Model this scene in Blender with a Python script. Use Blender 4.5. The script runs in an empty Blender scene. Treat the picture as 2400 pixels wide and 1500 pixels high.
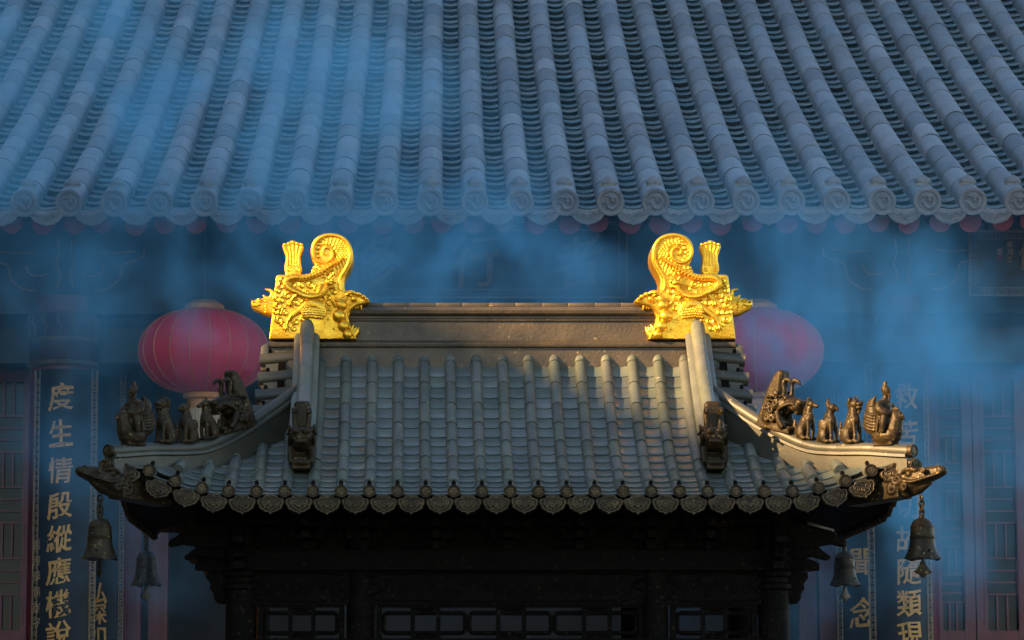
import bpy, bmesh, math, random
from mathutils import Vector, Matrix, Euler

random.seed(7)
R = math.radians
sc = bpy.context.scene
COL = sc.collection

# ---------------------------------------------------------------- camera
PITCH = R(7.37)
FPX = 7500.0            # focal length in pixels of a 2400 px wide frame
PPX = 955.0             # column of the principal point in that frame
cam_d = bpy.data.cameras.new('camera')
cam_d.sensor_width = 36.0
cam_d.lens = FPX / 2400 * 36
cam_d.shift_x = (1200 - PPX) / 2400
cam_d.clip_start = 0.1
cam_d.clip_end = 3000
cam = bpy.data.objects.new('camera', cam_d)
COL.objects.link(cam)
cam.location = (0, 0, 0)
cam.rotation_euler = (R(90) + PITCH, 0, 0)
sc.camera = cam

# ---------------------------------------------------------------- sky and sun
SUN = Vector((-1.6, -0.75, 0.76)).normalized()      # towards the sun
sun_el = math.asin(SUN.z)
sun_az = math.atan2(SUN.x, SUN.y)
world = bpy.data.worlds.new('World')
sc.world = world
world.use_nodes = True
wn = world.node_tree
bg = wn.nodes['Background']
sky = wn.nodes.new('ShaderNodeTexSky')
sky.sky_type = 'NISHITA'
sky.sun_disc = False
sky.sun_elevation = sun_el
sky.sun_rotation = sun_az
sky.air_density = 1.0
sky.dust_density = 0.3
sky.ozone_density = 0.35
wn.links.new(sky.outputs[0], bg.inputs[0])
bg.inputs[1].default_value = 0.08
sd = bpy.data.lights.new('sun', 'SUN')
sd.energy = 5.0
sd.angle = R(1.2)
sd.color = (1.0, 0.62, 0.28)
sun = bpy.data.objects.new('sun', sd)
COL.objects.link(sun)
sun.rotation_euler = SUN.to_track_quat('Z', 'Y').to_euler()
sun.location = SUN * 60

sc.view_settings.view_transform = 'Standard'
sc.view_settings.look = 'None'
sc.view_settings.gamma = 1.0
sc.view_settings.exposure = 2.25
sc.render.engine = 'CYCLES'
sc.cycles.use_denoising = True
sc.cycles.max_bounces = 6
sc.cycles.diffuse_bounces = 3
sc.cycles.glossy_bounces = 3
sc.cycles.transmission_bounces = 4
sc.cycles.volume_bounces = 1
sc.cycles.transparent_max_bounces = 8
sc.cycles.volume_step_rate = 2.0
sc.cycles.volume_max_steps = 128
sc.cycles.use_adaptive_sampling = True
sc.cycles.adaptive_threshold = 0.02

GZ = -1.6     # ground level below the eye


def P(px, py, Y):
    """point of the place seen at a pixel of the photograph, Y metres ahead"""
    a = (px - PPX) / FPX
    b = (750 - py) / FPX
    dy = math.cos(PITCH) - b * math.sin(PITCH)
    dz = math.sin(PITCH) + b * math.cos(PITCH)
    s = Y / dy
    return Vector((a * s, Y, dz * s))


# ---------------------------------------------------------------- materials
def nd(nt, t, **kw):
    n = nt.nodes.new(t)
    for k, v in kw.items():
        setattr(n, k, v)
    return n


def pmat(name, c1, c2=None, scale=6.0, rough=(0.5, 0.6), metal=0.0, bump=0.0, bscale=60.0,
         island=0.0, specks=None, chips=None, spec=0.5, detail=5.0, stretch=None, sheen=0.0):
    m = bpy.data.materials.new(name)
    m.use_nodes = True
    nt = m.node_tree
    L = nt.links.new
    b = nt.nodes['Principled BSDF']
    b.inputs['Metallic'].default_value = metal
    b.inputs['Specular IOR Level'].default_value = spec
    geo = nd(nt, 'ShaderNodeNewGeometry')
    vec = geo.outputs['Position']
    if stretch:
        mp = nd(nt, 'ShaderNodeMapping')
        mp.inputs['Scale'].default_value = stretch
        L(vec, mp.inputs['Vector'])
        vec = mp.outputs[0]
    n1 = nd(nt, 'ShaderNodeTexNoise')
    n1.inputs['Scale'].default_value = scale
    n1.inputs['Detail'].default_value = detail
    n1.inputs['Roughness'].default_value = 0.62
    L(vec, n1.inputs['Vector'])
    ramp = nd(nt, 'ShaderNodeMapRange')
    ramp.inputs['From Min'].default_value = 0.32
    ramp.inputs['From Max'].default_value = 0.68
    L(n1.outputs['Fac'], ramp.inputs['Value'])
    mix = nd(nt, 'ShaderNodeMix', data_type='RGBA')
    mix.inputs[6].default_value = (*c1, 1)
    mix.inputs[7].default_value = (*(c2 or c1), 1)
    L(ramp.outputs[0], mix.inputs[0])
    col = mix.outputs[2]
    if island:
        oi = nd(nt, 'ShaderNodeObjectInfo')
        ad = nd(nt, 'ShaderNodeMath', operation='ADD')
        L(oi.outputs['Random'], ad.inputs[0])
        L(geo.outputs['Random Per Island'], ad.inputs[1])
        fr = nd(nt, 'ShaderNodeMath', operation='FRACT')
        L(ad.outputs[0], fr.inputs[0])
        mr = nd(nt, 'ShaderNodeMapRange')
        mr.inputs['To Min'].default_value = 1 - island
        mr.inputs['To Max'].default_value = 1 + island
        L(fr.outputs[0], mr.inputs['Value'])
        hs = nd(nt, 'ShaderNodeHueSaturation')
        L(mr.outputs[0], hs.inputs['Value'])
        mr2 = nd(nt, 'ShaderNodeMapRange')
        mr2.inputs['To Min'].default_value = 1.25
        mr2.inputs['To Max'].default_value = 0.55
        f2 = nd(nt, 'ShaderNodeMath', operation='MULTIPLY')
        f2.inputs[1].default_value = 7.13
        L(fr.outputs[0], f2.inputs[0])
        f3 = nd(nt, 'ShaderNodeMath', operation='FRACT')
        L(f2.outputs[0], f3.inputs[0])
        L(f3.outputs[0], mr2.inputs['Value'])
        L(mr2.outputs[0], hs.inputs['Saturation'])
        L(col, hs.inputs['Color'])
        col = hs.outputs[0]
    for sp in (specks, chips):
        if not sp:
            continue
        scol, sscale, thr = sp
        n3 = nd(nt, 'ShaderNodeTexNoise')
        n3.inputs['Scale'].default_value = sscale
        n3.inputs['Detail'].default_value = 2.0
        L(geo.outputs['Position'], n3.inputs['Vector'])
        r3 = nd(nt, 'ShaderNodeMapRange')
        r3.inputs['From Min'].default_value = thr
        r3.inputs['From Max'].default_value = thr + 0.03
        L(n3.outputs['Fac'], r3.inputs['Value'])
        mx = nd(nt, 'ShaderNodeMix', data_type='RGBA')
        L(r3.outputs[0], mx.inputs[0])
        L(col, mx.inputs[6])
        mx.inputs[7].default_value = (*scol, 1)
        col = mx.outputs[2]
    L(col, b.inputs['Base Color'])
    rr = nd(nt, 'ShaderNodeMapRange')
    rr.inputs['To Min'].default_value = rough[0]
    rr.inputs['To Max'].default_value = rough[1]
    L(n1.outputs['Fac'], rr.inputs['Value'])
    L(rr.outputs[0], b.inputs['Roughness'])
    if bump:
        n2 = nd(nt, 'ShaderNodeTexNoise')
        n2.inputs['Scale'].default_value = bscale
        n2.inputs['Detail'].default_value = 4.0
        L(vec, n2.inputs['Vector'])
        bp = nd(nt, 'ShaderNodeBump')
        bp.inputs['Strength'].default_value = bump
        bp.inputs['Distance'].default_value = 0.01
        L(n2.outputs['Fac'], bp.inputs['Height'])
        L(bp.outputs[0], b.inputs['Normal'])
    return m


M = {}
M['gold'] = pmat('gilding', (1.0, 0.60, 0.055), (0.70, 0.34, 0.018), 16, (0.25, 0.43), 0.92, 0.30, 75)
M['patina'] = pmat('bronze_patina', (0.110, 0.122, 0.094), (0.062, 0.074, 0.060), 4, (0.40, 0.58), 0.12, 0.07, 120,
                   island=0.16, specks=((0.45, 0.45, 0.38), 190, 0.71), chips=((0.23, 0.22, 0.16), 30, 0.69))
M['patina_pan'] = pmat('bronze_patina_worn', (0.128, 0.146, 0.118), (0.084, 0.100, 0.084), 6, (0.26, 0.42), 0.22, 0.08, 120,
                       island=0.16, specks=((0.5, 0.5, 0.46), 170, 0.715))
M['ridge'] = pmat('ridge_bronze', (0.085, 0.064, 0.036), (0.042, 0.034, 0.023), 6, (0.38, 0.55), 0.3, 0.35, 60,
                  specks=((0.4, 0.34, 0.2), 160, 0.74), chips=((0.2, 0.15, 0.07), 28, 0.70))
M['hip'] = pmat('hip_bronze', (0.052, 0.050, 0.032), (0.028, 0.029, 0.021), 5, (0.40, 0.56), 0.05, 0.10, 90,
                specks=((0.3, 0.28, 0.2), 170, 0.74), chips=((0.15, 0.125, 0.065), 30, 0.70))
M['sign_gilt'] = pmat('dark_gilt', (0.13, 0.085, 0.045), (0.06, 0.042, 0.028), 12, (0.5, 0.7), 0.1, 0.3, 80)  # gilt in a darker tone that keeps the sign characters faint
M['bronze'] = pmat('dark_bronze', (0.036, 0.024, 0.008), (0.011, 0.008, 0.004), 14, (0.38, 0.56), 0.3, 0.16, 160, spec=.22,
                   chips=((0.16, 0.11, 0.045), 60, 0.66))
M['bronze_worn'] = pmat('worn_bronze_edge', (0.15, 0.105, 0.045), (0.03, 0.022, 0.012), 30, (0.38, 0.5), 0.4, 0.3, 140)
M['near_black'] = pmat('near_black_bronze', (0.0040, 0.0030, 0.002), (0.002, 0.0016, 0.0012), 9, (0.6, 0.75), 0.0, 0.6, 70, spec=.06,
                 chips=((0.020, 0.014, 0.006), 45, 0.64))  # near-black bronze, low gloss, small lighter chips at random
M['tile'] = pmat('grey_clay_tile', (0.128, 0.156, 0.176), (0.098, 0.122, 0.142), 3, (0.42, 0.58), 0.0, 0.2, 45,
                 island=0.30, specks=((0.5, 0.22, 0.14), 34, 0.735), chips=((0.38, 0.40, 0.4), 85, 0.72))
M['pan'] = pmat('grey_pan_tile', (0.080, 0.130, 0.150), (0.045, 0.085, 0.105), 5, (0.20, 0.34), 0.0, 0.2, 45, island=0.2,
                chips=((0.32, 0.34, 0.34), 95, 0.75))
M['tile_face'] = pmat('moulded_tile_end', (0.150, 0.152, 0.158), (0.100, 0.105, 0.112), 14, (0.6, 0.75), 0.0, 0.5, 60,
                      island=0.12, specks=((0.5, 0.2, 0.12), 40, 0.75))
M['mortar'] = pmat('lime_mortar', (0.3, 0.28, 0.2), (0.18, 0.17, 0.12), 20, (0.8, 0.9), 0.0, 0.6, 80)
M['red'] = pmat('red_lacquer', (0.130, 0.009, 0.014), (0.085, 0.006, 0.010), 5, (0.35, 0.5), 0.0, 0.15, 60)
M['red_dull'] = pmat('red_paint_dull', (0.24, 0.022, 0.028), (0.15, 0.015, 0.02), 8, (0.6, 0.75), 0.0, 0.3, 60)
M['head_red'] = pmat('dark_red_paint', (0.055, 0.012, 0.014), (0.03, 0.010, 0.014), 6, (0.6, 0.75), 0.0, 0.3, 60)
M['dark_wood'] = pmat('dark_painted_wood', (0.018, 0.030, 0.036), (0.012, 0.018, 0.024), 3, (0.5, 0.7), 0.0, 0.3, 50)
M['wall'] = pmat('dim_wall', (0.03, 0.025, 0.024), (0.02, 0.018, 0.018), 3, (0.7, 0.8), 0.0, 0.2, 30)
M['lacquer'] = pmat('black_lacquer', (0.008, 0.009, 0.011), (0.013, 0.013, 0.015), 6, (0.42, 0.55), 0.0, 0.1, 40, spec=.25)
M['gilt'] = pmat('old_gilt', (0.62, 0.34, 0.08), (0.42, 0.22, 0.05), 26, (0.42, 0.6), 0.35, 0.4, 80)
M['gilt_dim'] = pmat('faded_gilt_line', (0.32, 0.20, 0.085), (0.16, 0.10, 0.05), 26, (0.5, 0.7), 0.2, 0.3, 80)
M['cloth'] = pmat('red_lantern_cloth', (0.72, 0.025, 0.055), (0.58, 0.015, 0.04), 5, (0.55, 0.65), 0.0, 0.25, 30,
                  stretch=(1, 1, 14))
M['straw'] = pmat('straw_fringe', (0.50, 0.36, 0.20), (0.36, 0.24, 0.13), 40, (0.7, 0.8), 0.0, 0.5, 90, stretch=(3, 3, .2))
M['brass'] = pmat('brass', (0.62, 0.27, 0.05), (0.42, 0.17, 0.03), 20, (0.35, 0.5), 0.25, 0.3, 60)
M['glass'] = pmat('window_glass', (0.010, 0.014, 0.018), (0.018, 0.024, 0.028), 2, (0.05, 0.10), 0.0, 0.25, 2.5, spec=.10)
M['stone'] = pmat('stone_paving', (0.16, 0.15, 0.14), (0.11, 0.105, 0.1), 2, (0.75, 0.9), 0.0, 0.4, 25)
M['plaster'] = pmat('ochre_plaster', (0.30, 0.20, 0.10), (0.24, 0.15, 0.08), 2, (0.8, 0.9), 0.0, 0.3, 20)
M['grey_roof'] = pmat('far_grey_tile', (0.12, 0.12, 0.125), (0.08, 0.08, 0.085), 4, (0.6, 0.8), 0.0, 0.5, 10)


# ---------------------------------------------------------------- mesh helpers
class MB:
    def __init__(self):
        self.v, self.f, self.m = [], [], []

    def add(self, vs, fs, mi=0, X=None):
        o = len(self.v)
        if X is not None:
            vs = [X @ Vector(p) for p in vs]
        self.v += [tuple(p) for p in vs]
        self.f += [tuple(i + o for i in q) for q in fs]
        self.m += [mi] * len(fs)
        return self

    def join(self, o, X=None):
        n = len(self.v)
        vs = o.v if X is None else [tuple(X @ Vector(p)) for p in o.v]
        self.v += vs
        self.f += [tuple(i + n for i in q) for q in o.f]
        self.m += o.m
        return self

    def mirrored(self):
        r = MB()
        r.v = [(-x, y, z) for x, y, z in self.v]
        r.f = [tuple(reversed(q)) for q in self.f]
        r.m = list(self.m)
        return r

    def box(self, c, s, X=None, mi=0):
        x, y, z = (k / 2 for k in s)
        vs = [(c[0] + a * x, c[1] + b * y, c[2] + d * z) for a in (-1, 1) for b in (-1, 1) for d in (-1, 1)]
        fs = [(0, 1, 3, 2), (4, 6, 7, 5), (0, 4, 5, 1), (2, 3, 7, 6), (0, 2, 6, 4), (1, 5, 7, 3)]
        return self.add(vs, fs, mi, X)

    def tube(self, pts, r, n=8, mi=0, caps=True, closed=False, squash=1.0, X=None):
        pts = [Vector(p) for p in pts]
        N = len(pts)
        if not hasattr(r, '__len__'):
            r = [r] * N
        elif len(r) != N:
            q = []
            for i in range(N):
                t = i / (N - 1) * (len(r) - 1)
                a = min(int(t), len(r) - 2)
                q.append(r[a] + (r[a + 1] - r[a]) * (t - a))
            r = q
        tan = []
        for i in range(N):
            if closed:
                t = pts[(i + 1) % N] - pts[i - 1]
            else:
                t = pts[min(i + 1, N - 1)] - pts[max(i - 1, 0)]
            tan.append(t.normalized() if t.length > 1e-9 else Vector((0, 0, 1)))
        up = Vector((0, 1, 0)) if abs(tan[0].y) < 0.9 else Vector((1, 0, 0))
        u = (up - tan[0] * up.dot(tan[0])).normalized()
        vs = []
        for i in range(N):
            u = u - tan[i] * u.dot(tan[i])
            u.normalize()
            w = tan[i].cross(u)
            for j in range(n):
                a = 2 * math.pi * j / n
                vs.append(pts[i] + (u * math.cos(a) * squash + w * math.sin(a)) * r[i])
        fs = []
        for i in range(N if closed else N - 1):
            for j in range(n):
                a, b = i * n + j, i * n + (j + 1) % n
                c, d = ((i + 1) % N) * n + (j + 1) % n, ((i + 1) % N) * n + j
                fs.append((a, b, c, d))
        if caps and not closed:
            fs.append(tuple(range(n - 1, -1, -1)))
            fs.append(tuple((N - 1) * n + j for j in range(n)))
        return self.add(vs, fs, mi, X)

    def lathe(self, prof, n=20, X=None, mi=0, fn=None, cap=True):
        vs, fs = [], []
        for i, (r, z) in enumerate(prof):
            for j in range(n):
                a = 2 * math.pi * j / n
                rr, zz = (r, z) if fn is None else fn(r, z, a, i)
                vs.append((rr * math.cos(a), rr * math.sin(a), zz))
        for i in range(len(prof) - 1):
            for j in range(n):
                k = (j + 1) % n
                fs.append((i * n + j, i * n + k, (i + 1) * n + k, (i + 1) * n + j))
        if cap:
            fs.append(tuple(range(n - 1, -1, -1)))
            fs.append(tuple((len(prof) - 1) * n + j for j in range(n)))
        return self.add(vs, fs, mi, X)

    def ball(self, c, r, nu=12, nv=8, mi=0, X=None, rot=None):
        if not hasattr(r, '__len__'):
            r = (r, r, r)
        T = Matrix.Translation(c)
        if rot:
            T = T @ Euler(rot).to_matrix().to_4x4()
        if X is not None:
            T = X @ T
        vs = [(0, 0, -r[2])]
        for i in range(1, nv):
            p = math.pi * i / nv
            for j in range(nu):
                a = 2 * math.pi * j / nu
                vs.append((r[0] * math.sin(p) * math.cos(a), r[1] * math.sin(p) * math.sin(a), -r[2] * math.cos(p)))
        vs.append((0, 0, r[2]))
        fs = [(0, 1 + (j + 1) % nu, 1 + j) for j in range(nu)]
        for i in range(nv - 2):
            for j in range(nu):
                a, b = 1 + i * nu + j, 1 + i * nu + (j + 1) % nu
                fs.append((a, b, b + nu, a + nu))
        e = len(vs) - 1
        o = 1 + (nv - 2) * nu
        fs += [(o + j, o + (j + 1) % nu, e) for j in range(nu)]
        return self.add(vs, fs, mi, T)

    def prism(self, poly, y0, y1, bev=0.0, mi=0, X=None):
        """outline in the xz plane given depth from y0 (front) to y1"""
        A = sum(poly[i - 1][0] * poly[i][1] - poly[i][0] * poly[i - 1][1] for i in range(len(poly)))
        if A < 0:
            poly = poly[::-1]
        N = len(poly)

        def inset(b):
            out = []
            for i in range(N):
                p0, p1, p2 = Vector(poly[i - 1]), Vector(poly[i]), Vector(poly[(i + 1) % N])
                d1, d2 = (p1 - p0), (p2 - p1)
                d1 = d1.normalized() if d1.length else d2.normalized()
                d2 = d2.normalized() if d2.length else d1
                n = Vector((-d1.y, d1.x)) + Vector((-d2.y, d2.x))
                n = n.normalized() if n.length > 1e-6 else Vector((-d1.y, d1.x))
                out.append(p1 + n * b)
            return out
        rings = [(0, y0), (0, y1)] if not bev else [(bev, y0), (bev * .3, y0 + bev * .3), (0, y0 + bev), (0, y1 - bev), (bev, y1)]
        vs = []
        for b, y in rings:
            for p in (inset(b) if b else [Vector(q) for q in poly]):
                vs.append((p.x, y, p.y))
        fs = [tuple(range(N)), tuple((len(rings) - 1) * N + j for j in range(N - 1, -1, -1))]
        for i in range(len(rings) - 1):
            for j in range(N):
                k = (j + 1) % N
                fs.append((i * N + j, (i + 1) * N + j, (i + 1) * N + k, i * N + k))
        return self.add(vs, fs, mi, X)

    def mesh(self, name, mats, smooth=38, recalc=True):
        me = bpy.data.meshes.new(name)
        me.from_pydata(self.v, [], self.f)
        for k in (mats if isinstance(mats, (list, tuple)) else [mats]):
            me.materials.append(M[k])
        if any(self.m):
            me.polygons.foreach_set('material_index', self.m)
        if recalc:
            bm = bmesh.new()
            bm.from_mesh(me)
            bmesh.ops.recalc_face_normals(bm, faces=bm.faces)
            bm.to_mesh(me)
            bm.free()
        if smooth:
            me.shade_smooth()
            me.set_sharp_from_angle(angle=R(smooth))
        me.update()
        return me


def cr(pts, n=6, closed=False):
    pts = [Vector(p) for p in pts]
    N = len(pts)
    out = []
    rng = range(N) if closed else range(N - 1)
    for i in rng:
        if closed:
            a, b, c, d = pts[i - 1], pts[i], pts[(i + 1) % N], pts[(i + 2) % N]
        else:
            a, b, c, d = pts[max(i - 1, 0)], pts[i], pts[i + 1], pts[min(i + 2, N - 1)]
        for k in range(n):
            t = k / n
            out.append(.5 * ((2 * b) + (c - a) * t + (2 * a - 5 * b + 4 * c - d) * t * t + (3 * b - a - 3 * c + d) * t ** 3))
    if not closed:
        out.append(pts[-1])
    return out


def ob(name, data, parent=None, loc=(0, 0, 0), rot=(0, 0, 0), label=None, cat=None, group=None, kind=None, scale=None):
    o = bpy.data.objects.new(name, data)
    COL.objects.link(o)
    o.location = loc
    o.rotation_euler = rot
    if scale:
        o.scale = scale if hasattr(scale, '__len__') else (scale,) * 3
    if parent is not None:
        o.parent = parent
    if label:
        o['label'] = label
    if cat:
        o['category'] = cat
    if group:
        o['group'] = group
    if kind:
        o['kind'] = kind
    return o


def remesh(mb, name, mats, vox=0.005, smooth=0):
    me = mb.mesh(name + '_raw', mats, smooth=0)
    t = bpy.data.objects.new(name + '_tmp', me)
    COL.objects.link(t)
    md = t.modifiers.new('r', 'REMESH')
    md.mode = 'VOXEL'
    md.voxel_size = vox
    if smooth:
        ms = t.modifiers.new('s', 'SMOOTH')
        ms.iterations = smooth
    dg = bpy.context.evaluated_depsgraph_get()
    out = bpy.data.meshes.new_from_object(t.evaluated_get(dg))
    out.name = name
    bpy.data.objects.remove(t)
    bpy.data.meshes.remove(me)
    out.materials.clear()
    for k in (mats if isinstance(mats, (list, tuple)) else [mats]):
        out.materials.append(M[k])
    out.shade_smooth()
    return out


def mirror_mesh(me, name=None):
    m2 = me.copy()
    m2.name = name or me.name
    bm = bmesh.new()
    bm.from_mesh(m2)
    for v in bm.verts:
        v.co.x = -v.co.x
    bmesh.ops.reverse_faces(bm, faces=bm.faces)
    bm.to_mesh(m2)
    bm.free()
    return m2


def spiral(cx, cz, r0, r1, turns, a0=0.0, n=26, sgn=1):
    return [(cx + (r0 + (r1 - r0) * i / n) * math.cos(a0 + sgn * turns * 2 * math.pi * i / n),
             cz + (r0 + (r1 - r0) * i / n) * math.sin(a0 + sgn * turns * 2 * math.pi * i / n)) for i in range(n + 1)]


_glyph = {}


def glyph(ch, size, mat, weight=0.02, lean=0.12, depth=0.006, bend=None):
    """one written character as a mesh, standing in the xz plane, centred"""
    key = (ch, mat, weight)
    cu = bpy.data.curves.new('glyph', 'FONT')
    cu.body = ch
    cu.size = size
    cu.align_x = 'CENTER'
    cu.align_y = 'CENTER'
    cu.extrude = depth
    cu.offset = weight * size
    cu.resolution_u = 3
    o = bpy.data.objects.new('glyph', cu)
    COL.objects.link(o)
    dg = bpy.context.evaluated_depsgraph_get()
    me = bpy.data.meshes.new_from_object(o.evaluated_get(dg))
    bpy.data.objects.remove(o)
    bpy.data.curves.remove(cu)
    rnd = random.Random(ord(ch))
    ph = [rnd.uniform(0, 6.28) for _ in range(4)]
    ys = [v.co.y for v in me.vertices] or [0]
    xs = [v.co.x for v in me.vertices] or [0]
    cy, cx = (max(ys) + min(ys)) / 2, (max(xs) + min(xs)) / 2
    for v in me.vertices:
        x, y, z = v.co.x - cx, v.co.y - cy, v.co.z
        k = 5.5 / size
        x2 = x + 0.022 * size * math.sin(k * y + ph[0]) + 0.012 * size * math.sin(2.7 * k * x + ph[2])
        y2 = y + 0.026 * size * math.sin(k * x + ph[1]) + lean * x + 0.012 * size * math.sin(2.9 * k * y + ph[3])
        yy = -z
        if bend:
            yy += bend - math.sqrt(max(bend * bend - x2 * x2, 1e-4))
        v.co = (x2 * 0.92, yy, y2)
    me.materials.clear()
    me.materials.append(M[mat])
    me.name = 'character'
    return me


# ================================================================ ground
g = MB()
n = 40
for i in range(n + 1):
    for j in range(n + 1):
        a, b_ = (i / n * 2 - 1), (j / n * 2 - 1)
        g.v.append((math.copysign(abs(a) ** 3, a) * 900, math.copysign(abs(b_) ** 3, b_) * 900 + 20, 0))
for i in range(n):
    for j in range(n):
        g.f.append((i * (n + 1) + j, (i + 1) * (n + 1) + j, (i + 1) * (n + 1) + j + 1, i * (n + 1) + j + 1))
        g.m.append(0)
ob('ground', g.mesh('ground', 'stone'), loc=(0, 0, GZ), kind='structure')

# ================================================================ tiles
def cover_mb(Rr, L, n=10, skirt=0.03, close=True, taper=.955):
    st = [(0.0, Rr * .992), (0.008 * L, Rr), (0.96 * L, Rr * taper), (1.05 * L, Rr * .90)]
    mb = MB()
    w = n + 3
    for y, r in st:
        mb.v.append((r, y, -skirt))
        for j in range(n + 1):
            a = math.pi * j / n
            mb.v.append((r * math.cos(a), y, r * math.sin(a)))
        mb.v.append((-r, y, -skirt))
    for i in range(len(st) - 1):
        for j in range(w - 1):
            mb.f.append((i * w + j, i * w + j + 1, (i + 1) * w + j + 1, (i + 1) * w + j))
    if close:
        mb.f.append(tuple(range(w - 1, -1, -1)))
    mb.m = [0] * len(mb.f)
    return mb


def pan_mb(W, L, sag, lip, n=6, under=.16):
    mb = MB()
    rows = [(under * L, -lip * .9), (0.0, lip * .55), (0.06 * L, lip), (0.5 * L, lip * .42), (1.2 * L, -lip * .25)]
    for y, dz in rows:
        for j in range(n + 1):
            t = 2 * j / n - 1
            mb.v.append((t * W / 2, y, dz - sag * (1 - t * t)))
    for i in range(len(rows) - 1):
        for j in range(n):
            mb.f.append((i * (n + 1) + j, i * (n + 1) + j + 1, (i + 1) * (n + 1) + j + 1, (i + 1) * (n + 1) + j))
    mb.m = [0] * len(mb.f)
    return mb


def stations(zf, L, umax):
    """u positions spaced L apart along the curve z = zf(u)"""
    out, u, s, nxt, du = [], 0.0, 0.0, 0.0, 0.002
    while u < umax:
        if s >= nxt - 1e-9:
            out.append(u)
            nxt += L
        s += math.hypot(du, zf(u + du) - zf(u))
        u += du
    return out


def slope_of(zf, u):
    return math.atan2(zf(u + .01) - zf(u - .01), .02)


ROTX = Matrix.Rotation(R(90), 4, 'X')     # turns +z to face the front (-y)

# ================================================================ the hall behind
HO = Vector((0.533, 25.0, GZ))
HROT = -R(0.7)
HINV = Matrix.Rotation(-HROT, 4, 'Z') @ Matrix.Translation(-HO)


def H(px, py, Y):
    return HINV @ P(px, py, Y)


hall = ob('temple_hall', None, loc=HO, rot=(0, 0, HROT),
          label='large dim temple hall with curved grey tile roof behind the bronze pavilion', cat='temple')
HS = 0.357
HZ0 = P(1115, 485, 25).z - GZ


def hz(u):
    return HZ0 + .384 * u + .00953 * u * u


UMAX = 9.4
# roof deck under the tiles, front and back slopes
d = MB()
us = [.16 + (UMAX - .16) * i / 14 for i in range(15)]
XL, XR_ = -6.6, 7.6
for s in (1, -1):
    for top in (0, 1):
        o = len(d.v)
        for u in us:
            y = u if s == 1 else 2 * UMAX - u
            for x in (XL, XR_):
                d.v.append((x, y, hz(u) - (0.07 if top == 0 else 0.12)))
        for i in range(14):
            d.f.append((o + 2 * i, o + 2 * i + 1, o + 2 * i + 3, o + 2 * i + 2))
            d.m.append(0)
    o = len(d.v)
    y = .16 if s == 1 else 2 * UMAX - .16
    d.v += [(XL, y, hz(.16) - .12), (XR_, y, hz(.16) - .12), (XR_, y, hz(.16) - .07), (XL, y, hz(.16) - .07)]
    d.f.append((o, o + 1, o + 2, o + 3))
    d.m.append(0)
roof = ob('roof', d.mesh('roof', 'dark_wood'), hall)
rb = MB()
rb.box((.5, UMAX, hz(UMAX) + .35), (XR_ - XL, .36, .9))
rb.box((.5, UMAX, hz(UMAX) + .85), (XR_ - XL, .5, .14))
ob('ridge', rb.mesh('ridge', 'tile'), hall)

HR, HL = 0.104, 0.447
cmb = cover_mb(HR, HL, 12, .05, True, .982)
cme = cmb.mesh('round_tile', 'tile')
pmb = pan_mb(.30, HL / 2, .055, .042, 6)
pme = pmb.mesh('pan_tile', 'pan', smooth=55)
cst = stations(hz, HL, UMAX - .1)
pst = stations(hz, HL / 2, UMAX - .1)
rest_c, rest_p = MB(), MB()
rnd = random.Random(3)
for k in range(-17, 21):
    for i, u in enumerate(cst):
        a = slope_of(hz, u)
        jx, jr = rnd.gauss(0, .0022), rnd.gauss(0, .005)
        loc = (k * HS + jx, u, hz(u) + .035 + rnd.gauss(0, .0022))
        if -12 <= k <= 14 and i < 11:
            ob('round_tile', cme, roof, loc, (a, 0, jr))
        else:
            rest_c.join(cmb, Matrix.Translation(loc) @ Euler((a, 0, jr)).to_matrix().to_4x4())
    for i, u in enumerate(pst):
        a = slope_of(hz, u)
        loc = ((k + .5) * HS, u, hz(u) + .012 + rnd.gauss(0, .0045))
        rt = (a + rnd.gauss(0, .012), rnd.gauss(0, .015), rnd.gauss(0, .012))
        if -12 <= k <= 14 and i < 11:
            ob('pan_tile', pme, roof, loc, rt)
        else:
            rest_p.join(pmb, Matrix.Translation(loc) @ Euler(rt).to_matrix().to_4x4())
ob('round_tile_run', rest_c.mesh('round_tile_run', 'tile', recalc=False), roof, kind='stuff')
ob('pan_tile_run', rest_p.mesh('pan_tile_run', 'pan', smooth=55, recalc=False), roof, kind='stuff')

# moulded eave discs with a coiled dragon, drip tiles, nail caps
db = MB()
db.lathe([(.001, .022), (.078, .022), (.082, .030), (.090, .034), (.108, .032), (.111, .024), (.111, -.03), (.001, -.03)], 28, ROTX)
dz_ = []
for x, z in cr([(-.058, .030), (-.040, .048), (-.015, .040), (.012, .052), (.040, .035), (.052, .0), (.040, -.036), (.008, -.052),
                (-.018, -.034), (-.034, -.006), (-.058, -.002), (-.066, -.022)], 5):
    dz_.append((x, -.026, z))
db.tube(dz_, [.004, .009, .012, .013, .014, .012, .006], 8)
db.ball((.014, -.03, .012), (.018, .012, .022), 10, 7)
db.ball((.012, -.034, .034), (.020, .012, .012), 10, 7)
for s in (-1, 1):
    db.tube([(.012 + s * .008, -.03, .036), (.012 + s * .02, -.03, .058)], [.005, .003], 5)
for q in ((-.05, .012), (-.02, -.06), (.045, .045), (-.056, -.045), (.02, -.064)):
    db.tube([(q[0] - .012, -.024, q[1]), (q[0], -.028, q[1] + .008), (q[0] + .014, -.024, q[1] + .004)], .004, 5)
disc_me = db.mesh('eave_disc', 'tile_face')
half = [(0, -.152), (.010, -.142), (.030, -.137), (.064, -.130), (.076, -.120), (.104, -.104), (.112, -.092), (.134, -.062), (.142, -.014), (.150, .010), (.12, .006), (.06, -.018), (0, -.026)]
poly = half + [(-x, z) for x, z in half[-2:0:-1]]
pb = MB()
pb.prism(poly, -.02, .02, .006)
rr_ = random.Random(9)
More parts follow.
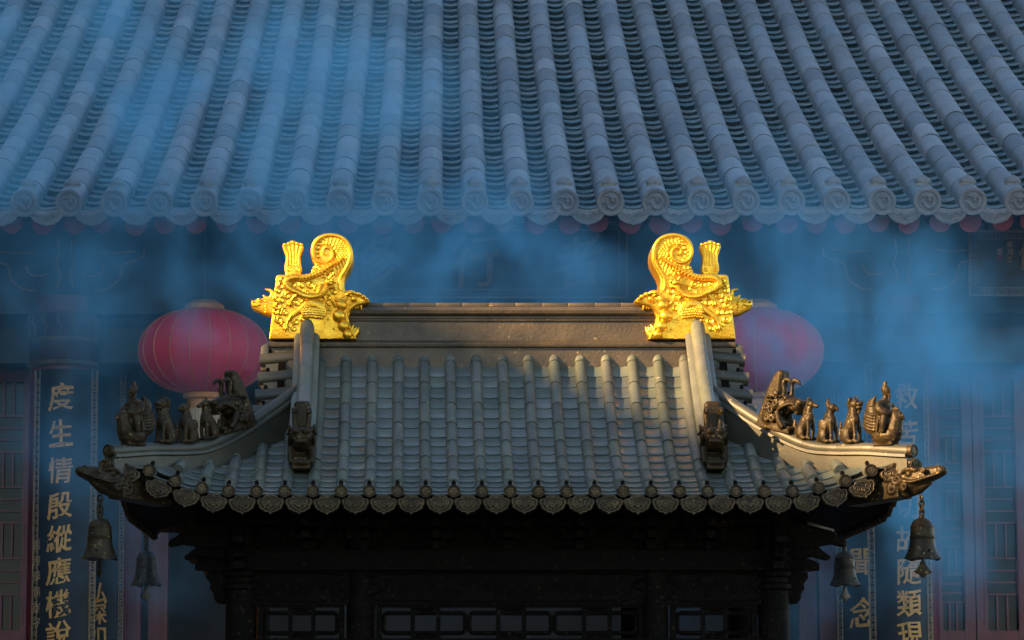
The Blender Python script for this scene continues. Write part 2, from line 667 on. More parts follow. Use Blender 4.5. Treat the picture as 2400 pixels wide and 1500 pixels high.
for i in range(9):
    x = -.1 + .025 * i
    z = -.055 - .03 * (1 - abs(x) / .1) + rr_.uniform(-.012, .012)
    pb.tube(cr([(x - .018, -.02, z), (x - .004, -.026, z + .014), (x + .01, -.022, z - .006), (x + .022, -.02, z + .01)], 3), .005, 5)
drip_me = pb.mesh('drip_tile', 'tile_face')
nb = MB()
nb.lathe([(.062, 0), (.066, .012), (.060, .032), (.042, .052), (.016, .066), (.002, .072)], 18,
         fn=lambda r, z, a, i: (r * (1 + .05 * math.cos(6 * a)), z))
nb.lathe([(.060, -.02), (.060, .004), (.05, .006)], 12, mi=1)
cap_me = nb.mesh('nail_cap', ['tile_face', 'mortar'])
a0 = slope_of(hz, .02)
for k in range(-12, 15):
    ob('eave_disc', disc_me, roof, (k * HS, -.02, hz(0) + .035 + .0), (a0 * .6 + rnd.gauss(0, .02), rnd.gauss(0, .06), rnd.gauss(0, .02)))
    ob('nail_cap', cap_me, roof, (k * HS, .20, hz(.2) + .035 + HR * .97), (a0 * .4, 0, rnd.uniform(0, 1)))
    ob('drip_tile', drip_me, roof, ((k + .5) * HS, -.015, hz(0) - .002), (a0 * .5 + rnd.gauss(0, .02), rnd.gauss(0, .02), rnd.gauss(0, .02)))

# red round rafters under the eave
rz = H(1115, 524, 25.25).z
rm = MB()
rm.tube([(0, 0, 0), (0, 1.2, .40), (0, 2.6, .92)], .088, 16)
raft_me = rm.mesh('rafter', 'red_dull')
for i in range(-17, 23):
    ob('rafter', raft_me, hall, (i * .247 + rnd.gauss(0, .012), .22 + rnd.gauss(0, .02), rz + rnd.gauss(0, .008)))

# beams, frieze, walls
zb = lambda py, Y: H(1115, py, Y).z
fb = MB()
ft = hz(2.0) - .30
fb.box((.5, 2.15, (zb(735, 27) + ft) / 2), (14, .3, ft - zb(735, 27)))
frieze = ob('frieze_beam', fb.mesh('frieze_beam', 'dark_wood'), hall)
tb = MB()
tb.box((.5, 2.4, (zb(770, 27.3) + zb(850, 27.3)) / 2), (14, .22, zb(770, 27.3) - zb(850, 27.3)))
ob('tie_beam', tb.mesh('tie_beam', 'dark_wood'), hall)
# gilt outlines painted on the frieze around the column heads
FY = 2.15 - .15
for cx in (151, 2113):
    gl = MB()
    for s in (-1, 1):
        for path in ([(17, 560), (14, 590), (20, 618), (13, 640), (18, 672)],
                     [(186, 580), (182, 600), (150, 614), (135, 620), (125, 655), (95, 677), (70, 678)],
                     [(75, 588), (120, 590), (165, 586)], [(40, 640), (60, 644), (84, 640), (92, 620)]):
            pts = [H(cx + s * x, y, 27.0 - .02) for x, y in path]
            gl.tube(cr([(p.x, FY - .004, p.z) for p in pts], 5), .010, 5)
    ob('painted_outline', gl.mesh('painted_outline', 'gilt_dim'), frieze)
wb = MB()
wb.box((.5, 5.6, 2.6), (14.2, .2, 5.4))
ob('inner_wall', wb.mesh('inner_wall', 'wall'), hall)
wb = MB()
for s in (XL + .2, XR_ - .2):
    wb.box((s, 6.0, 2.7), (.2, 7.0, 5.6))
ob('side_wall', wb.mesh('side_wall', 'wall'), hall)
wb = MB()
wb.box((.5, 4.4, hz(2.3) - .25), (14, 4.2, .12))
ob('ceiling', wb.mesh('ceiling', 'wall'), hall)

# columns with red and gilt heads
CR = .285
for px in (147, 2112, -900, 3200):
    c = H(px, 860, 27.2)
    z1, z2, z3 = c.z, H(px, 740, 27.2).z, H(px, 700, 27.2).z
    cb = MB()
    cb.lathe([(CR * 1.25, 0), (CR * 1.3, .12), (CR * 1.05, .25), (CR, .3), (CR * .97, z3)], 28)
    co = ob('column', cb.mesh('column', 'red'), hall, (c.x, c.y, 0))
    hb = MB()
    hb.lathe([(CR * .99, z1 - .02), (CR * 1.08, z1), (CR * 1.08, z1 + .028), (CR * 1.0, z1 + .034)], 28, mi=1)
    hb.lathe([(CR * 1.005, z1 + .03), (CR * 1.02, z1 + .2), (CR * 1.04, z2)], 28)
    hb.lathe([(CR * 1.05, z1 + .20), (CR * 1.07, z1 + .22), (CR * 1.05, z1 + .235)], 28, mi=1)
    for i in range(15):
        a = -math.pi / 2 + (i - 7) * .42
        x, y = CR * 1.04 * math.cos(a), CR * 1.04 * math.sin(a)
        hb.tube(cr([(x, y, z1 + .25), (x * 1.02 + .015, y * 1.02, z1 + .32), (x * 1.02 - .015, y * 1.02, z2 - .08), (x, y, z2 - .02)], 4), .008, 5, mi=1)
    ob('column_head', hb.mesh('column_head', ['head_red', 'sign_gilt']), co)

# red door posts and latticed door leaves
for (x0, x1, Y) in ((284, 333, 28.6), (351, 396, 28.7), (1868, 1908, 28.7), (1915, 1962, 28.6)):
    a_, b_ = H(x0, 1200, Y), H(x1, 1200, Y)
    jb = MB()
    jb.box(((a_.x + b_.x) / 2, a_.y, 1.9), (b_.x - a_.x, .12, 3.8))
    for q in (.25, .75):
        x = a_.x + (b_.x - a_.x) * q
        jb.box((x, a_.y - .068, 1.9), (.022, .016, 3.78))
    ob('door_post', jb.mesh('door_post', 'red'), hall)


def door_leaf(px0, px1, Y, seed):
    a_, b_ = H(px0, 1480, Y), H(px1, 1480, Y)
    w = b_.x - a_.x
    zt, zl = H(px0, 868, Y).z, a_.z
    st = .095
    leaf = MB()
    for x in (st / 2, w - st / 2):
        leaf.box((x, 0, zt / 2), (st, .07, zt))
        leaf.box((x + (.03 if x < w / 2 else -.03), -.036, (zl + zt) / 2), (.02, .02, zt - zl - .1))
    for z in (zt - st / 2, zl - .04, .12):
        leaf.box((w / 2, .003, z), (w - 2 * st + .002, .064, st * (1.0 if z > 1 else 1.4)))
    leaf.box((w / 2, .012, (zl) / 2), (w - 2 * st, .03, zl - .1))
    leaf.box((w / 2, -.008, (zl) / 2), (w - 2 * st - .16, .03, zl - .45))
    root = ob('door_leaf', leaf.mesh('door_leaf', 'red'), hall, (a_.x, a_.y, 0))
    lat = MB()
    x0, x1, z0, z1 = st, w - st, zl + .01, zt - st
    ncol = max(1, round((x1 - x0) / .21))
    cw = (x1 - x0) / ncol
    nrow = int((z1 - z0) / (cw * 1.15))
    ch = (z1 - z0) / nrow
    bw = .017
    for i in range(ncol):
        off = (i % 2) * ch * .5
        for j in range(-1, nrow + 1):
            za, zb_ = max(z0, z0 + j * ch + off), min(z1, z0 + (j + 1) * ch + off)
            if zb_ - za < .05:
                continue
            xa = x0 + i * cw
            lat.box((xa + cw / 2, .002, zb_), (cw, .022, bw))
            if (i + j) % 2 == 0:
                for q in ((.33, .66) if cw > .12 else (.5,)):
                    lat.box((xa + cw * q, 0, (za + zb_) / 2), (bw, .024, zb_ - za))
                lat.box((xa, 0, (za + zb_) / 2), (bw, .026, zb_ - za))
            else:
                for q in (.33, .66):
                    lat.box((xa + cw / 2, .002, za + (zb_ - za) * q), (cw, .022, bw))
                lat.box((xa + cw, 0, (za + zb_) / 2), (bw, .026, zb_ - za))
    ob('lattice', lat.mesh('lattice', 'red', smooth=0), root)
    gp = MB()
    gp.box((w / 2, .03, (z0 + z1) / 2), (w - 2 * st + .02, .008, z1 - z0 + .02))
    ob('window_pane', gp.mesh('window_pane', 'glass', smooth=0), root)


for i, (x0, x1) in enumerate(((2183, 2286), (2289, 2412), (2415, 2538), (-47, 74), (-172, -50))):
    door_leaf(x0, x1, 28.2, i)


# couplet boards: curved black boards with gilt characters
def key_strip(mb, x, y, z0, z1, w, mi):
    """meander border running down a board"""
    h = w * 1.25
    nz = int((z1 - z0) / h)
    b = w * .13
    for i in range(nz):
        z = z0 + i * h
        for cx, cz, sx, sz in ((.1, .5, b, h), (.5, .06, w * .8, b), (.85, .35, b, h * .55), (.62, .62, w * .5, b), (.42, .42, b, h * .4)):
            mb.box((x + (cx - .5) * w, y, z + cz * h), (sx, .004, sz), mi=mi)


def couplet(px, Y, halfw, text, label, ys, tx=0.0, size=.235, small=None, ytop=864, rad=.34, mat='gilt'):
    c = P(px, 1200, Y)
    ztop = P(px, ytop, Y).z - GZ
    zbot = .35
    root = ob('couplet_board', None, loc=(c.x, c.y, GZ), label=label, cat='couplet board',
              group=None)
    pb_ = MB()
    n = 12
    amax = math.asin(min(halfw / rad, .98))
    for r, yy in ((rad, 0), (rad - .035, 0)):
        for z in (zbot, ztop):
            for j in range(n + 1):
                a = -amax + 2 * amax * j / n
                pb_.v.append((r * math.sin(a), rad - r * math.cos(a), z))
    w = n + 1
    for j in range(n):
        pb_.f += [(j, j + 1, w + j + 1, w + j), (2 * w + j, 3 * w + j, 3 * w + j + 1, 2 * w + j + 1),
                  (w + j, w + j + 1, 3 * w + j + 1, 3 * w + j), (j, 2 * w + j, 2 * w + j + 1, j + 1)]
    pb_.f += [(0, w, 3 * w, 2 * w), (n, 2 * w + n, 3 * w + n, w + n)]
    pb_.m = [0] * len(pb_.f)
    ob('panel', pb_.mesh('panel', 'lacquer'), root)
    eb = MB()
    for s in (-1, 1):
        for q in (1.0, .80):
            a = s * amax * q
            p = (rad * math.sin(a), rad - rad * math.cos(a))
            eb.box((p[0], p[1] - .004, (zbot + ztop) / 2), (.012 if q == 1 else .007, .012, ztop - zbot))
        a = s * amax * .90
        kb = MB()
        key_strip(kb, 0, 0, zbot, ztop, .05, 0)
        eb.join(kb, Matrix.Translation((rad * math.sin(a), rad - rad * math.cos(a) - .004, 0)) @ Matrix.Rotation(a, 4, 'Z'))
    ob('gilt_border', eb.mesh('gilt_border', 'gilt_dim', smooth=0), root)
    for ch, py in zip(text, ys):
        me = glyph(ch, size, mat, .012, .10, .006, rad)
        ob('character', me, root, (tx, -.012, P(px, py, Y).z - GZ))
    if small:
        for ch, sx, py, sz in small:
            x = P(sx, py, Y).x - c.x
            ob('character', glyph(ch, sz, 'gilt_dim', .004, .1, .005), root, (x, rad - math.sqrt(rad * rad - x * x) - .010, P(sx, py, Y).z - GZ))
    return root


Y1 = [930, 1015, 1102, 1185, 1262, 1338, 1414, 1488]
couplet(148, 26.86, .262, '度生情殷縱應機說', 'black curved couplet board beginning 度生情殷, gilt characters, on a red column', Y1, tx=-.03,
        small=[(ch, 86, 1275 + 37 * i, .095) for i, ch in enumerate('香港衆佛弟子')])
couplet(2112, 26.86, .262, '救苦心切故隨類現', 'black curved couplet board beginning 救苦心切, gilt characters, veiled by smoke', Y1, tx=.055)
couplet(238, 28.2, .19, '弘深如', 'narrow black couplet board half behind the board with the small side inscription', [1392, 1440, 1492], tx=-.03, size=.2, ytop=880)
couplet(2018, 28.2, .21, '聞念', 'narrow black couplet board reading 聞念, half hidden, behind a wind bell', [1318, 1436], tx=0, size=.27, ytop=880)


# hanging name boards under the eave
def name_board(px0, px1, py0, py1, Y, chars, label, tilt=.12, border=True):
    a_, b_ = P(px0, py1, Y), P(px1, py0, Y)
    w, h = b_.x - a_.x, b_.z - a_.z
    root = ob('name_board', None, loc=((a_.x + b_.x) / 2, Y, a_.z), rot=(tilt, 0, 0), label=label, cat='sign')
    pb_ = MB()
    pb_.box((0, 0, h / 2), (w, .05, h))
    ob('panel', pb_.mesh('panel', 'lacquer', smooth=0), root)
    eb = MB()
    for ins, t in ((.01, .014), (.075, .008)):
        for s in (-1, 1):
            eb.box((s * (w / 2 - ins), -.03, h / 2), (t, .02, h - 2 * ins))
            eb.box((0, -.031, h / 2 + s * (h / 2 - ins)), (w - 2 * ins, .02, t))
    if border:
        for s in (-1, 1):
            key_strip(eb, s * (w / 2 - .042), -.03, .08, h - .08, .05, 0)
        kb = MB()
        key_strip(kb, 0, 0, 0, w - .2, .05, 0)
        for zz in (.042, h - .042):
            eb.join(kb, Matrix.Translation((-w / 2 + .1, -.03, zz)) @ Matrix.Rotation(R(90), 4, 'Y'))
    ob('gilt_border', eb.mesh('gilt_border', 'sign_gilt', smooth=0), root)
    for ch, px, py, size, mt in chars:
        p = P(px, py, Y)
        ob('character', glyph(ch, size, mt, .012, .14, .008), root, (p.x - (a_.x + b_.x) / 2, -.036, p.z - a_.z))
    for s in (-1, 1):
        hk = MB()
        hk.tube([(s * w * .35, 0, h - .02), (s * w * .35, .03, h + .14)], .012, 6)
        ob('hanger', hk.mesh('hanger', 'near_black'), root)


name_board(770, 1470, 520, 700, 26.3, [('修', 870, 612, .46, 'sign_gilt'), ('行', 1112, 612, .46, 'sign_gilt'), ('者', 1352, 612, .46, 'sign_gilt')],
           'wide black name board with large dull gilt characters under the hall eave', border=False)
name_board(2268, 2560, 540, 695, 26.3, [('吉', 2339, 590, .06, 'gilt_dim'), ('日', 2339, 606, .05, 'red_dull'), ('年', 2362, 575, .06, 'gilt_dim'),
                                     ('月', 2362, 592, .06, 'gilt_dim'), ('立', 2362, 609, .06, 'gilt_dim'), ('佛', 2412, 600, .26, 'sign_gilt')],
           'black name board with a meander border and small inscription under the eave')


# red silk lanterns
SIDE = {-1: 'at the shaded end', 1: 'at the sunlit end'}


def lantern(px, py, Y, sd_):
    c = P(px, py, Y)
    rx, rzz = .535, .350
    root = ob('lantern', None, loc=(c.x, c.y, c.z - .62), label=('large round red cloth lantern with gold ribs, the clearer of two' if sd_ < 0 else 'large round red cloth lantern with gold ribs, more veiled by smoke'),
              cat='lantern', group='red lanterns under the hall eave')
    z0 = .62
    b = MB()
    prof = []
    for i in range(25):
        a = -math.pi / 2 * .93 + math.pi * .93 * i / 24
        prof.append((rx * math.cos(a) ** .85, z0 + rzz * math.sin(a)))
    NR = 20
    b.lathe(prof, NR * 4, fn=lambda r, z, a, i: (r * (1 - .018 * abs(math.cos(a * NR / 2)) ** 6), z))
    ob('lantern_body', b.mesh('lantern_body', 'cloth', smooth=60), root)
    rbm = MB()
    rbm.tube([(r * 1.004, 0, z) for r, z in prof[1:-1]], .0040, 5)
    rme = rbm.mesh('rib', 'brass')
    for i in range(NR):
        ob('rib', rme, root, rot=(0, 0, 2 * math.pi * (i + .5) / NR))
    cp = MB()
    cp.lathe([(.15, z0 - .335), (.17, z0 - .35), (.165, z0 - .385), (.13, z0 - .40), (.135, z0 - .46), (.14, z0 - .47), (.12, z0 - .475)], 24)
    ob('bottom_cap', cp.mesh('bottom_cap', 'brass'), root)
    cp = MB()
    cp.lathe([(.15, z0 + .33), (.17, z0 + .345), (.16, z0 + .38), (.10, z0 + .42), (.02, z0 + .43)], 24)
    cp.tube([(0, 0, z0 + .42), (0, 0, z0 + 1.15)], .008, 6, mi=1)
    ob('top_cap', cp.mesh('top_cap', ['brass', 'dark_wood']), root)
    fr = MB()
    fr.lathe([(.135, z0 - .47), (.145, z0 - .5), (.152, z0 - .62), (.15, z0 - .74), (.10, z0 - .74)], 72,
             fn=lambda r, z, a, i: (r * (1 + (.03 if i else 0) * math.cos(36 * a)), z + .01 * math.sin(11 * a) * (i > 2)))
    ob('fringe', fr.mesh('fringe', 'straw'), root)


lantern(478, 824, 25.95, -1)
lantern(1776, 824, 25.95, 1)

# ================================================================ the bronze pavilion
XC = P(1196, 1157, 17).x
RY = 18.42
PO = Vector((XC, RY, GZ))
EX, EY = 2.08, 1.42          # eave half width and half depth
pav = ob('bronze_pavilion', None, loc=PO, label='dark bronze pavilion with tiled hip and gable roof and golden ridge ends', cat='pavilion')


def Q(px, py, Y):
    return P(px, py, Y) - PO


Z0 = Q(1196, 1157, 17).z


def zf(u):
    return Z0 + .214 * u + .3105 * u * u


def lift(dist, u=0.0):
    t = max(0.0, .63 - dist)
    d_ = max(dist, .02)
    k = min(1.0, u / d_)
    rise = .055 * max(0.0, 1 - (d_ / .6) ** 2) * k * k * (3 - 2 * k)      # the slope curls up against the hip
    return .49 * t * t * max(0.0, 1 - u / 1.1) + rise


PHI = {'front': 0.0, 'right': R(90), 'back': R(180), 'left': R(-90)}


def S(side, s, u):
    D, E = (EY, EX) if side in ('front', 'back') else (EX, EY)
    v = Vector((s, -D + u, zf(u) + lift(E - abs(s), u)))
    return Matrix.Rotation(PHI[side], 3, 'Z') @ v


def XS(side, s, u, dz=0.0, extra=(0, 0, 0)):
    """placement matrix of a tile lying on the slope"""
    D, E = (EY, EX) if side in ('front', 'back') else (EX, EY)
    f = lambda q: zf(q) + lift(E - abs(s), q)
    a = slope_of(f, u)
    roll = math.atan2(lift(E - abs(s) - .01, u) - lift(E - abs(s) + .01, u), .02) * (1 if s > 0 else -1)
    return (Matrix.Rotation(PHI[side], 4, 'Z') @ Matrix.Translation((s, -D + u, f(u)))
            @ Euler((a + extra[0], -roll * .8 + extra[1], extra[2])).to_matrix().to_4x4() @ Matrix.Translation((0, 0, dz)))


def umax(side, s):
    if side in ('front', 'back'):
        return 1.62 if abs(s) < 1.13 else max(0.0, EX - abs(s))
    return min(.86, EY - abs(s))


# deck
dk = MB()
for side in PHI:
    E = EX if side in ('front', 'back') else EY
    nu, ns = 12, 28
    UM = 1.42 if side in ('front', 'back') else .88
    for lay in (-.028, -.06):
        o = len(dk.v)
        for i in range(nu + 1):
            u = UM * i / nu
            w = E - u if (side not in ('front', 'back') or u < .78) else 1.30
            for j in range(ns + 1):
                s = w * (2 * j / ns - 1)
                p = S(side, s, u)
                dk.v.append((p.x, p.y, p.z + lay))
        for i in range(nu):
            for j in range(ns):
                a = o + i * (ns + 1) + j
                dk.f.append((a, a + 1, a + ns + 2, a + ns + 1))
                dk.m.append(0)
    o2 = len(dk.v) - (nu + 1) * (ns + 1)
    o1 = o2 - (nu + 1) * (ns + 1)
    for j in range(ns):
        dk.f.append((o1 + j, o1 + j + 1, o2 + j + 1, o2 + j))
        dk.m.append(0)
proof = ob('roof', dk.mesh('roof', 'near_black', recalc=False), pav)

# tiles of the front slope, one by one; the other slopes as one piece each
PR = .0325
pc_mb = cover_mb(PR, .2, 12, .02, True, .996)
pc_me = pc_mb.mesh('round_tile', 'patina')
pp_mb = pan_mb(.135, .1, .013, .0062, 6, .03)
pp_me = pp_mb.mesh('pan_tile', 'patina_pan', smooth=55)
XK = {k: (.15 * k if k <= 10 else {11: 1.641, 12: 1.786, 13: 1.925}[k]) for k in range(14)}
rowx = [-XK[k] for k in range(13, 0, -1)] + [XK[k] for k in range(14)]
midx = [-2.02] + [(rowx[i] + rowx[i + 1]) / 2 for i in range(len(rowx) - 1)] + [2.02]
CS, PS_ = stations(zf, .2, 1.36), stations(zf, .1, 1.36)
rnd = random.Random(5)


def put(name, me, parent, X, **kw):
    o = ob(name, me, parent, **kw)
    o.matrix_local = X
    return o


def trim(side, s, u, L):
    """shortens the last tile of a row so that it ends inside the hip ridge"""
    room = (umax(side, s) - u + .01) / (L * 1.12)
    return Matrix.Diagonal((1, min(1.0, max(room, .1)), 1, 1))


for s in rowx:
    for u in CS:
        if u < umax('front', s) - .02:
            put('round_tile', pc_me, proof, XS('front', s, u, .012, (0, 0, rnd.gauss(0, .006))) @ trim('front', s, u, .2))
for s in midx:
    for u in PS_:
        if u < umax('front', s) - .02:
            put('pan_tile', pp_me, proof, XS('front', s, u, .006, (rnd.gauss(0, .006), rnd.gauss(0, .008), 0)) @ trim('front', s, u, .1))
for side in ('back', 'left', 'right'):
    cb, pb_ = MB(), MB()
    E = EX if side == 'back' else EY
    sx = rowx if side == 'back' else [.15 * k for k in range(-8, 9)] + [-1.29, 1.29]
    sm = midx if side == 'back' else [.15 * k + .075 for k in range(-9, 9)]
    for s in sx:
        for u in CS:
            if u < umax(side, s) - .02:
                cb.join(pc_mb, XS(side, s, u, .012) @ trim(side, s, u, .2))
    for s in sm:
        for u in PS_:
            if u < umax(side, s) - .02:
                pb_.join(pp_mb, XS(side, s, u, .006) @ trim(side, s, u, .1))
    ob('round_tile_run', cb.mesh('slope_round_tile', 'patina', recalc=False), proof, kind='stuff')
    ob('pan_tile_run', pb_.mesh('slope_pan_tile', 'patina_pan', recalc=False), proof, kind='stuff')

# eave discs, pegs and drip tiles
db = MB()
db.lathe([(.001, .008), (.026, .008), (.0275, .012), (.0325, .013), (.034, .009), (.034, -.012), (.001, -.012)], 24, ROTX)
for w, h, x, z in ((.036, .0035, 0, 0), (.0035, .04, 0, 0), (.026, .003, 0, .010), (.026, .003, 0, -.010), (.03, .003, 0, .0175 - .002),
                   (.003, .022, -.012, .001), (.003, .022, .012, -.001), (.02, .003, 0, -.018), (.003, .012, -.019, .004), (.003, .012, .019, -.004)):
    db.box((x, -.0105, z), (w, .005, h), mi=1)
pdisc = db.mesh('eave_disc', ['bronze', 'bronze_worn'])
half = [(0, -.062), (.007, -.053), (.020, -.048), (.033, -.046), (.041, -.037), (.053, -.034), (.063, -.024), (.065, -.012), (.073, -.002), (.075, .014),
        (.068, .027), (.055, .031), (.045, .029), (.037, .041), (.022, .048), (.008, .046), (0, .042)]
full = half + [(-x, z) for x, z in half[-2:0:-1]]
pb_ = MB()
pb_.prism(full, -.010, .012, .004)
inn = [(x * .86, -.0135, z * .86 - .001) for x, z in full]
pb_.tube(cr(inn, 3, True), .0030, 6, mi=1, closed=True)
for s in (-1, 1):
    sp = spiral(s * .030, .004, .004, .018, 1.6, R(200) if s > 0 else R(-20), 24, s)
    pb_.tube([(x, -.013, z) for x, z in sp], [.0028, .0024], 6, mi=1)
    pb_.tube(cr([(s * .036, -.0125, -.006), (s * .028, -.0125, -.022), (s * .012, -.0125, -.028), (0, -.0125, -.040)], 4), [.0028, .002], 6, mi=1)
    pb_.tube(cr([(s * .003, -.0125, .004), (s * .009, -.0125, -.010), (s * .004, -.0125, -.020)], 4), .0024, 6, mi=1)
    pb_.tube(cr([(0, -.0125, .030), (s * .014, -.0125, .032), (s * .03, -.0125, .026)], 4), .0024, 6, mi=1)
pb_.ball((0, -.0125, -.012), (.004, .004, .006), 8, 6, mi=1)
pdrip = pb_.mesh('drip_tile', ['bronze', 'bronze_worn'])
kb = MB()
kb.lathe([(.0115, -.01), (.0115, .008), (.0105, .016), (.0065, .0215), (.001, .023)], 14)
kpeg = kb.mesh('tile_peg', 'near_black')
for side in PHI:
    E = EX if side in ('front', 'back') else EY
    sx = rowx if E == EX else [.15 * k for k in range(-8, 9)] + [-1.29, 1.29]
    sm = midx if E == EX else [.15 * k + .075 for k in range(-9, 9)]
    if side == 'front':
        for s in sx:
            X = XS(side, s, 0.0, .012)
            sl = XS(side, s, 0).to_euler().x
            tilt = Matrix.Rotation(-sl * .8, 4, 'X')
            put('eave_disc', pdisc, proof, X @ Matrix.Translation((0, -.008 + rnd.gauss(0, .0015), .002)) @ tilt @ Euler((rnd.gauss(0, .03), rnd.gauss(0, .05), rnd.gauss(0, .03))).to_matrix().to_4x4())
            put('tile_peg', kpeg, proof, X @ Matrix.Translation((0, .036, PR)) @ Matrix.Rotation(-sl, 4, 'X'))
        for s in sm:
            X = XS(side, s, 0.0, 0)
            sl = slope_of(zf, .01)
            put('drip_tile', pdrip, proof, X @ Matrix.Translation((rnd.gauss(0, .0012), -.012, -.052 + rnd.gauss(0, .0012))) @ Matrix.Rotation(-sl * .9 + rnd.gauss(0, .03), 4, 'X') @ Euler((0, rnd.gauss(0, .025), rnd.gauss(0, .03))).to_matrix().to_4x4())
    else:
        q = MB()
        for s in sx:
            X = XS(side, s, 0.0, .012)
            q.join(db, X @ Matrix.Translation((0, -.008, .002)))
            q.join(kb, X @ Matrix.Translation((0, .036, PR)))
        ob('eave_disc_run', q.mesh('eave_discs', ['bronze', 'bronze_worn'], recalc=False), proof, kind='stuff')
        q = MB()
        for s in sm:
            q.join(pb_, XS(side, s, 0.0, 0) @ Matrix.Translation((0, -.012, -.052)))
        ob('drip_tile_run', q.mesh('drip_tiles', ['bronze', 'bronze_worn'], recalc=False), proof, kind='stuff')


HIPZ = [(-.30, 1.470), (-.045, 1.4905), (.14, 1.519), (.30, 1.534), (.42, 1.557), (.55, 1.628), (.71, 1.748), (.93, 1.936), (1.2, 2.19)]


def hip_z(dd):
    """height of the axis of the hip's round tiles, dd metres in from the corner"""
    for i in range(1, len(HIPZ) - 2):
        if dd <= HIPZ[i + 1][0] or i == len(HIPZ) - 3:
            (xa, za), (xb, zb_), (xc, zc), (xd, zd) = HIPZ[i - 1:i + 3]
            t = (dd - xb) / (xc - xb)
            m0, m1 = (zc - za) / (xc - xa) * (xc - xb), (zd - zb_) / (xd - xb) * (xc - xb)
            return (2 * t ** 3 - 3 * t * t + 1) * zb_ + (t ** 3 - 2 * t * t + t) * m0 + (3 * t * t - 2 * t ** 3) * zc + (t ** 3 - t * t) * m1 - GZ


def sweep(path, prof, mi=0):
    """closed profile (across, up) carried along a path"""
    mb = MB()
    path = [Vector(p) for p in path]
    N, n = len(path), len(prof)
    for i, p in enumerate(path):
        t = path[min(i + 1, N - 1)] - path[max(i - 1, 0)]
        sd_ = Vector((t.y, -t.x, 0)).normalized()
        for w, h in prof:
            q = p + sd_ * w
            mb.v.append((q.x, q.y, q.z + h))
    for i in range(N - 1):
        for j in range(n):
            k = (j + 1) % n
            mb.f.append((i * n + j, i * n + k, (i + 1) * n + k, (i + 1) * n + j))
    mb.f += [tuple(range(n)), tuple((N - 1) * n + j for j in range(n - 1, -1, -1))]
    mb.m = [mi] * len(mb.f)
    return mb


def ridge_roll(path, r, nseg, parent, mat='hip'):
    """the round tiles capping a ridge, one object each"""
    path = [Vector(p) for p in path]
    per = (len(path) - 1) // nseg
    for i in range(nseg):
        seg = path[i * per: i * per + per + 1]
        t0, t1 = (seg[1] - seg[0]).normalized(), (seg[-1] - seg[-2]).normalized()
        pts = [seg[0], seg[0] + t0 * .008] + seg[1:-1] + [seg[-1], seg[-1] + t1 * .012]
        rr = [r * .965, r] + [r * .985] * (len(seg) - 2) + [r * .955, r * .93]
        mb = MB()
        mb.tube(pts, rr, 18)
        ob('ridge_tile', mb.mesh('ridge_tile', mat), parent)


GX = 1.125
# the two descending gable ridges (front and back) and the four hip ridges
for sx_ in (-1, 1):
    for sy in (-1, 1):
        pth = [(sx_ * GX, sy * (EY - u), zf(u)) for u in [.50 + .82 * i / 20 for i in range(21)]]
        prof = [(-.058, -.06), (.058, -.06), (.058, .19), (.070, .195), (.073, .208), (.060, .222), (.040, .228), (-.040, .228), (-.060, .222), (-.073, .208), (-.070, .195), (-.058, .19)]
        gr = ob('gable_ridge', sweep(pth, prof).mesh('gable_ridge', 'patina'), pav)
        ridge_roll([(x, y, z + .252) for x, y, z in pth], .042, 5, gr, 'patina')
        fl = MB()
        fl.tube([(sx_ * (GX - .075), y, z + .02) for x, y, z in pth], .034, 12)
        ob('ridge_flank', fl.mesh('ridge_flank', 'patina'), gr)

        def hp(dd):
            p = S('front', -(EX - dd), max(dd, 0.0))
            zz = zf(max(dd, 0)) + lift(max(dd, 0.0), max(dd, 0.0))
            return Vector((sx_ * (EX - dd), sy * (EY - dd), zz))
        dds = [-.045 + 1.0 * i / 24 for i in range(25)]
        base = [hp(dd) for dd in dds]
        hts = [hip_z(dd) - base[i].z for i, dd in enumerate(dds)]
        N, hm = len(base), MB()
        for i, p in enumerate(base):
            h = hts[i]
            sd_ = Vector((sy, -sx_, 0)).normalized() * (1 if sx_ * sy > 0 else 1)
            prof = [(-.032, -.09), (.032, -.09), (.032, h - .042), (.050, h - .034), (.048, h - .019), (.034, h - .012),
                    (-.034, h - .012), (-.048, h - .019), (-.050, h - .034), (-.032, h - .042)]
            for w, hh in prof:
                hm.v.append((p.x + sd_.x * w, p.y + sd_.y * w, p.z + hh))
        n_ = 10
        for i in range(N - 1):
            for j in range(n_):
                k = (j + 1) % n_
                hm.f.append((i * n_ + j, i * n_ + k, (i + 1) * n_ + k, (i + 1) * n_ + j))
        hm.f += [tuple(range(n_)), tuple((N - 1) * n_ + j for j in range(n_))]
        hm.m = [0] * len(hm.f)
        hr = ob('hip_ridge', hm.mesh('hip_ridge', 'hip'), pav)
        ridge_roll([base[i] + Vector((0, 0, hts[i])) for i in range(N)], .033, 6, hr)
        # round end of the hip and the small shield below it
        e = base[0] + Vector((0, 0, hts[0]))
        ang = math.atan2(-sy, -sx_)            # inward
        face = math.atan2(sx_, -sy)            # turn of a front-facing piece towards the corner
        put('hip_end_disc', pdisc, hr, Matrix.Translation(e + Vector((sx_, sy, 0)).normalized() * .012) @ Matrix.Rotation(face, 4, 'Z') @ Matrix.Scale(1.05, 4))
        put('hip_end_shield', pdrip, hr, Matrix.Translation(e + Vector((sx_, sy, 0)).normalized() * .03 + Vector((0, 0, -.075))) @ Matrix.Rotation(face, 4, 'Z') @ Matrix.Scale(.72, 4))

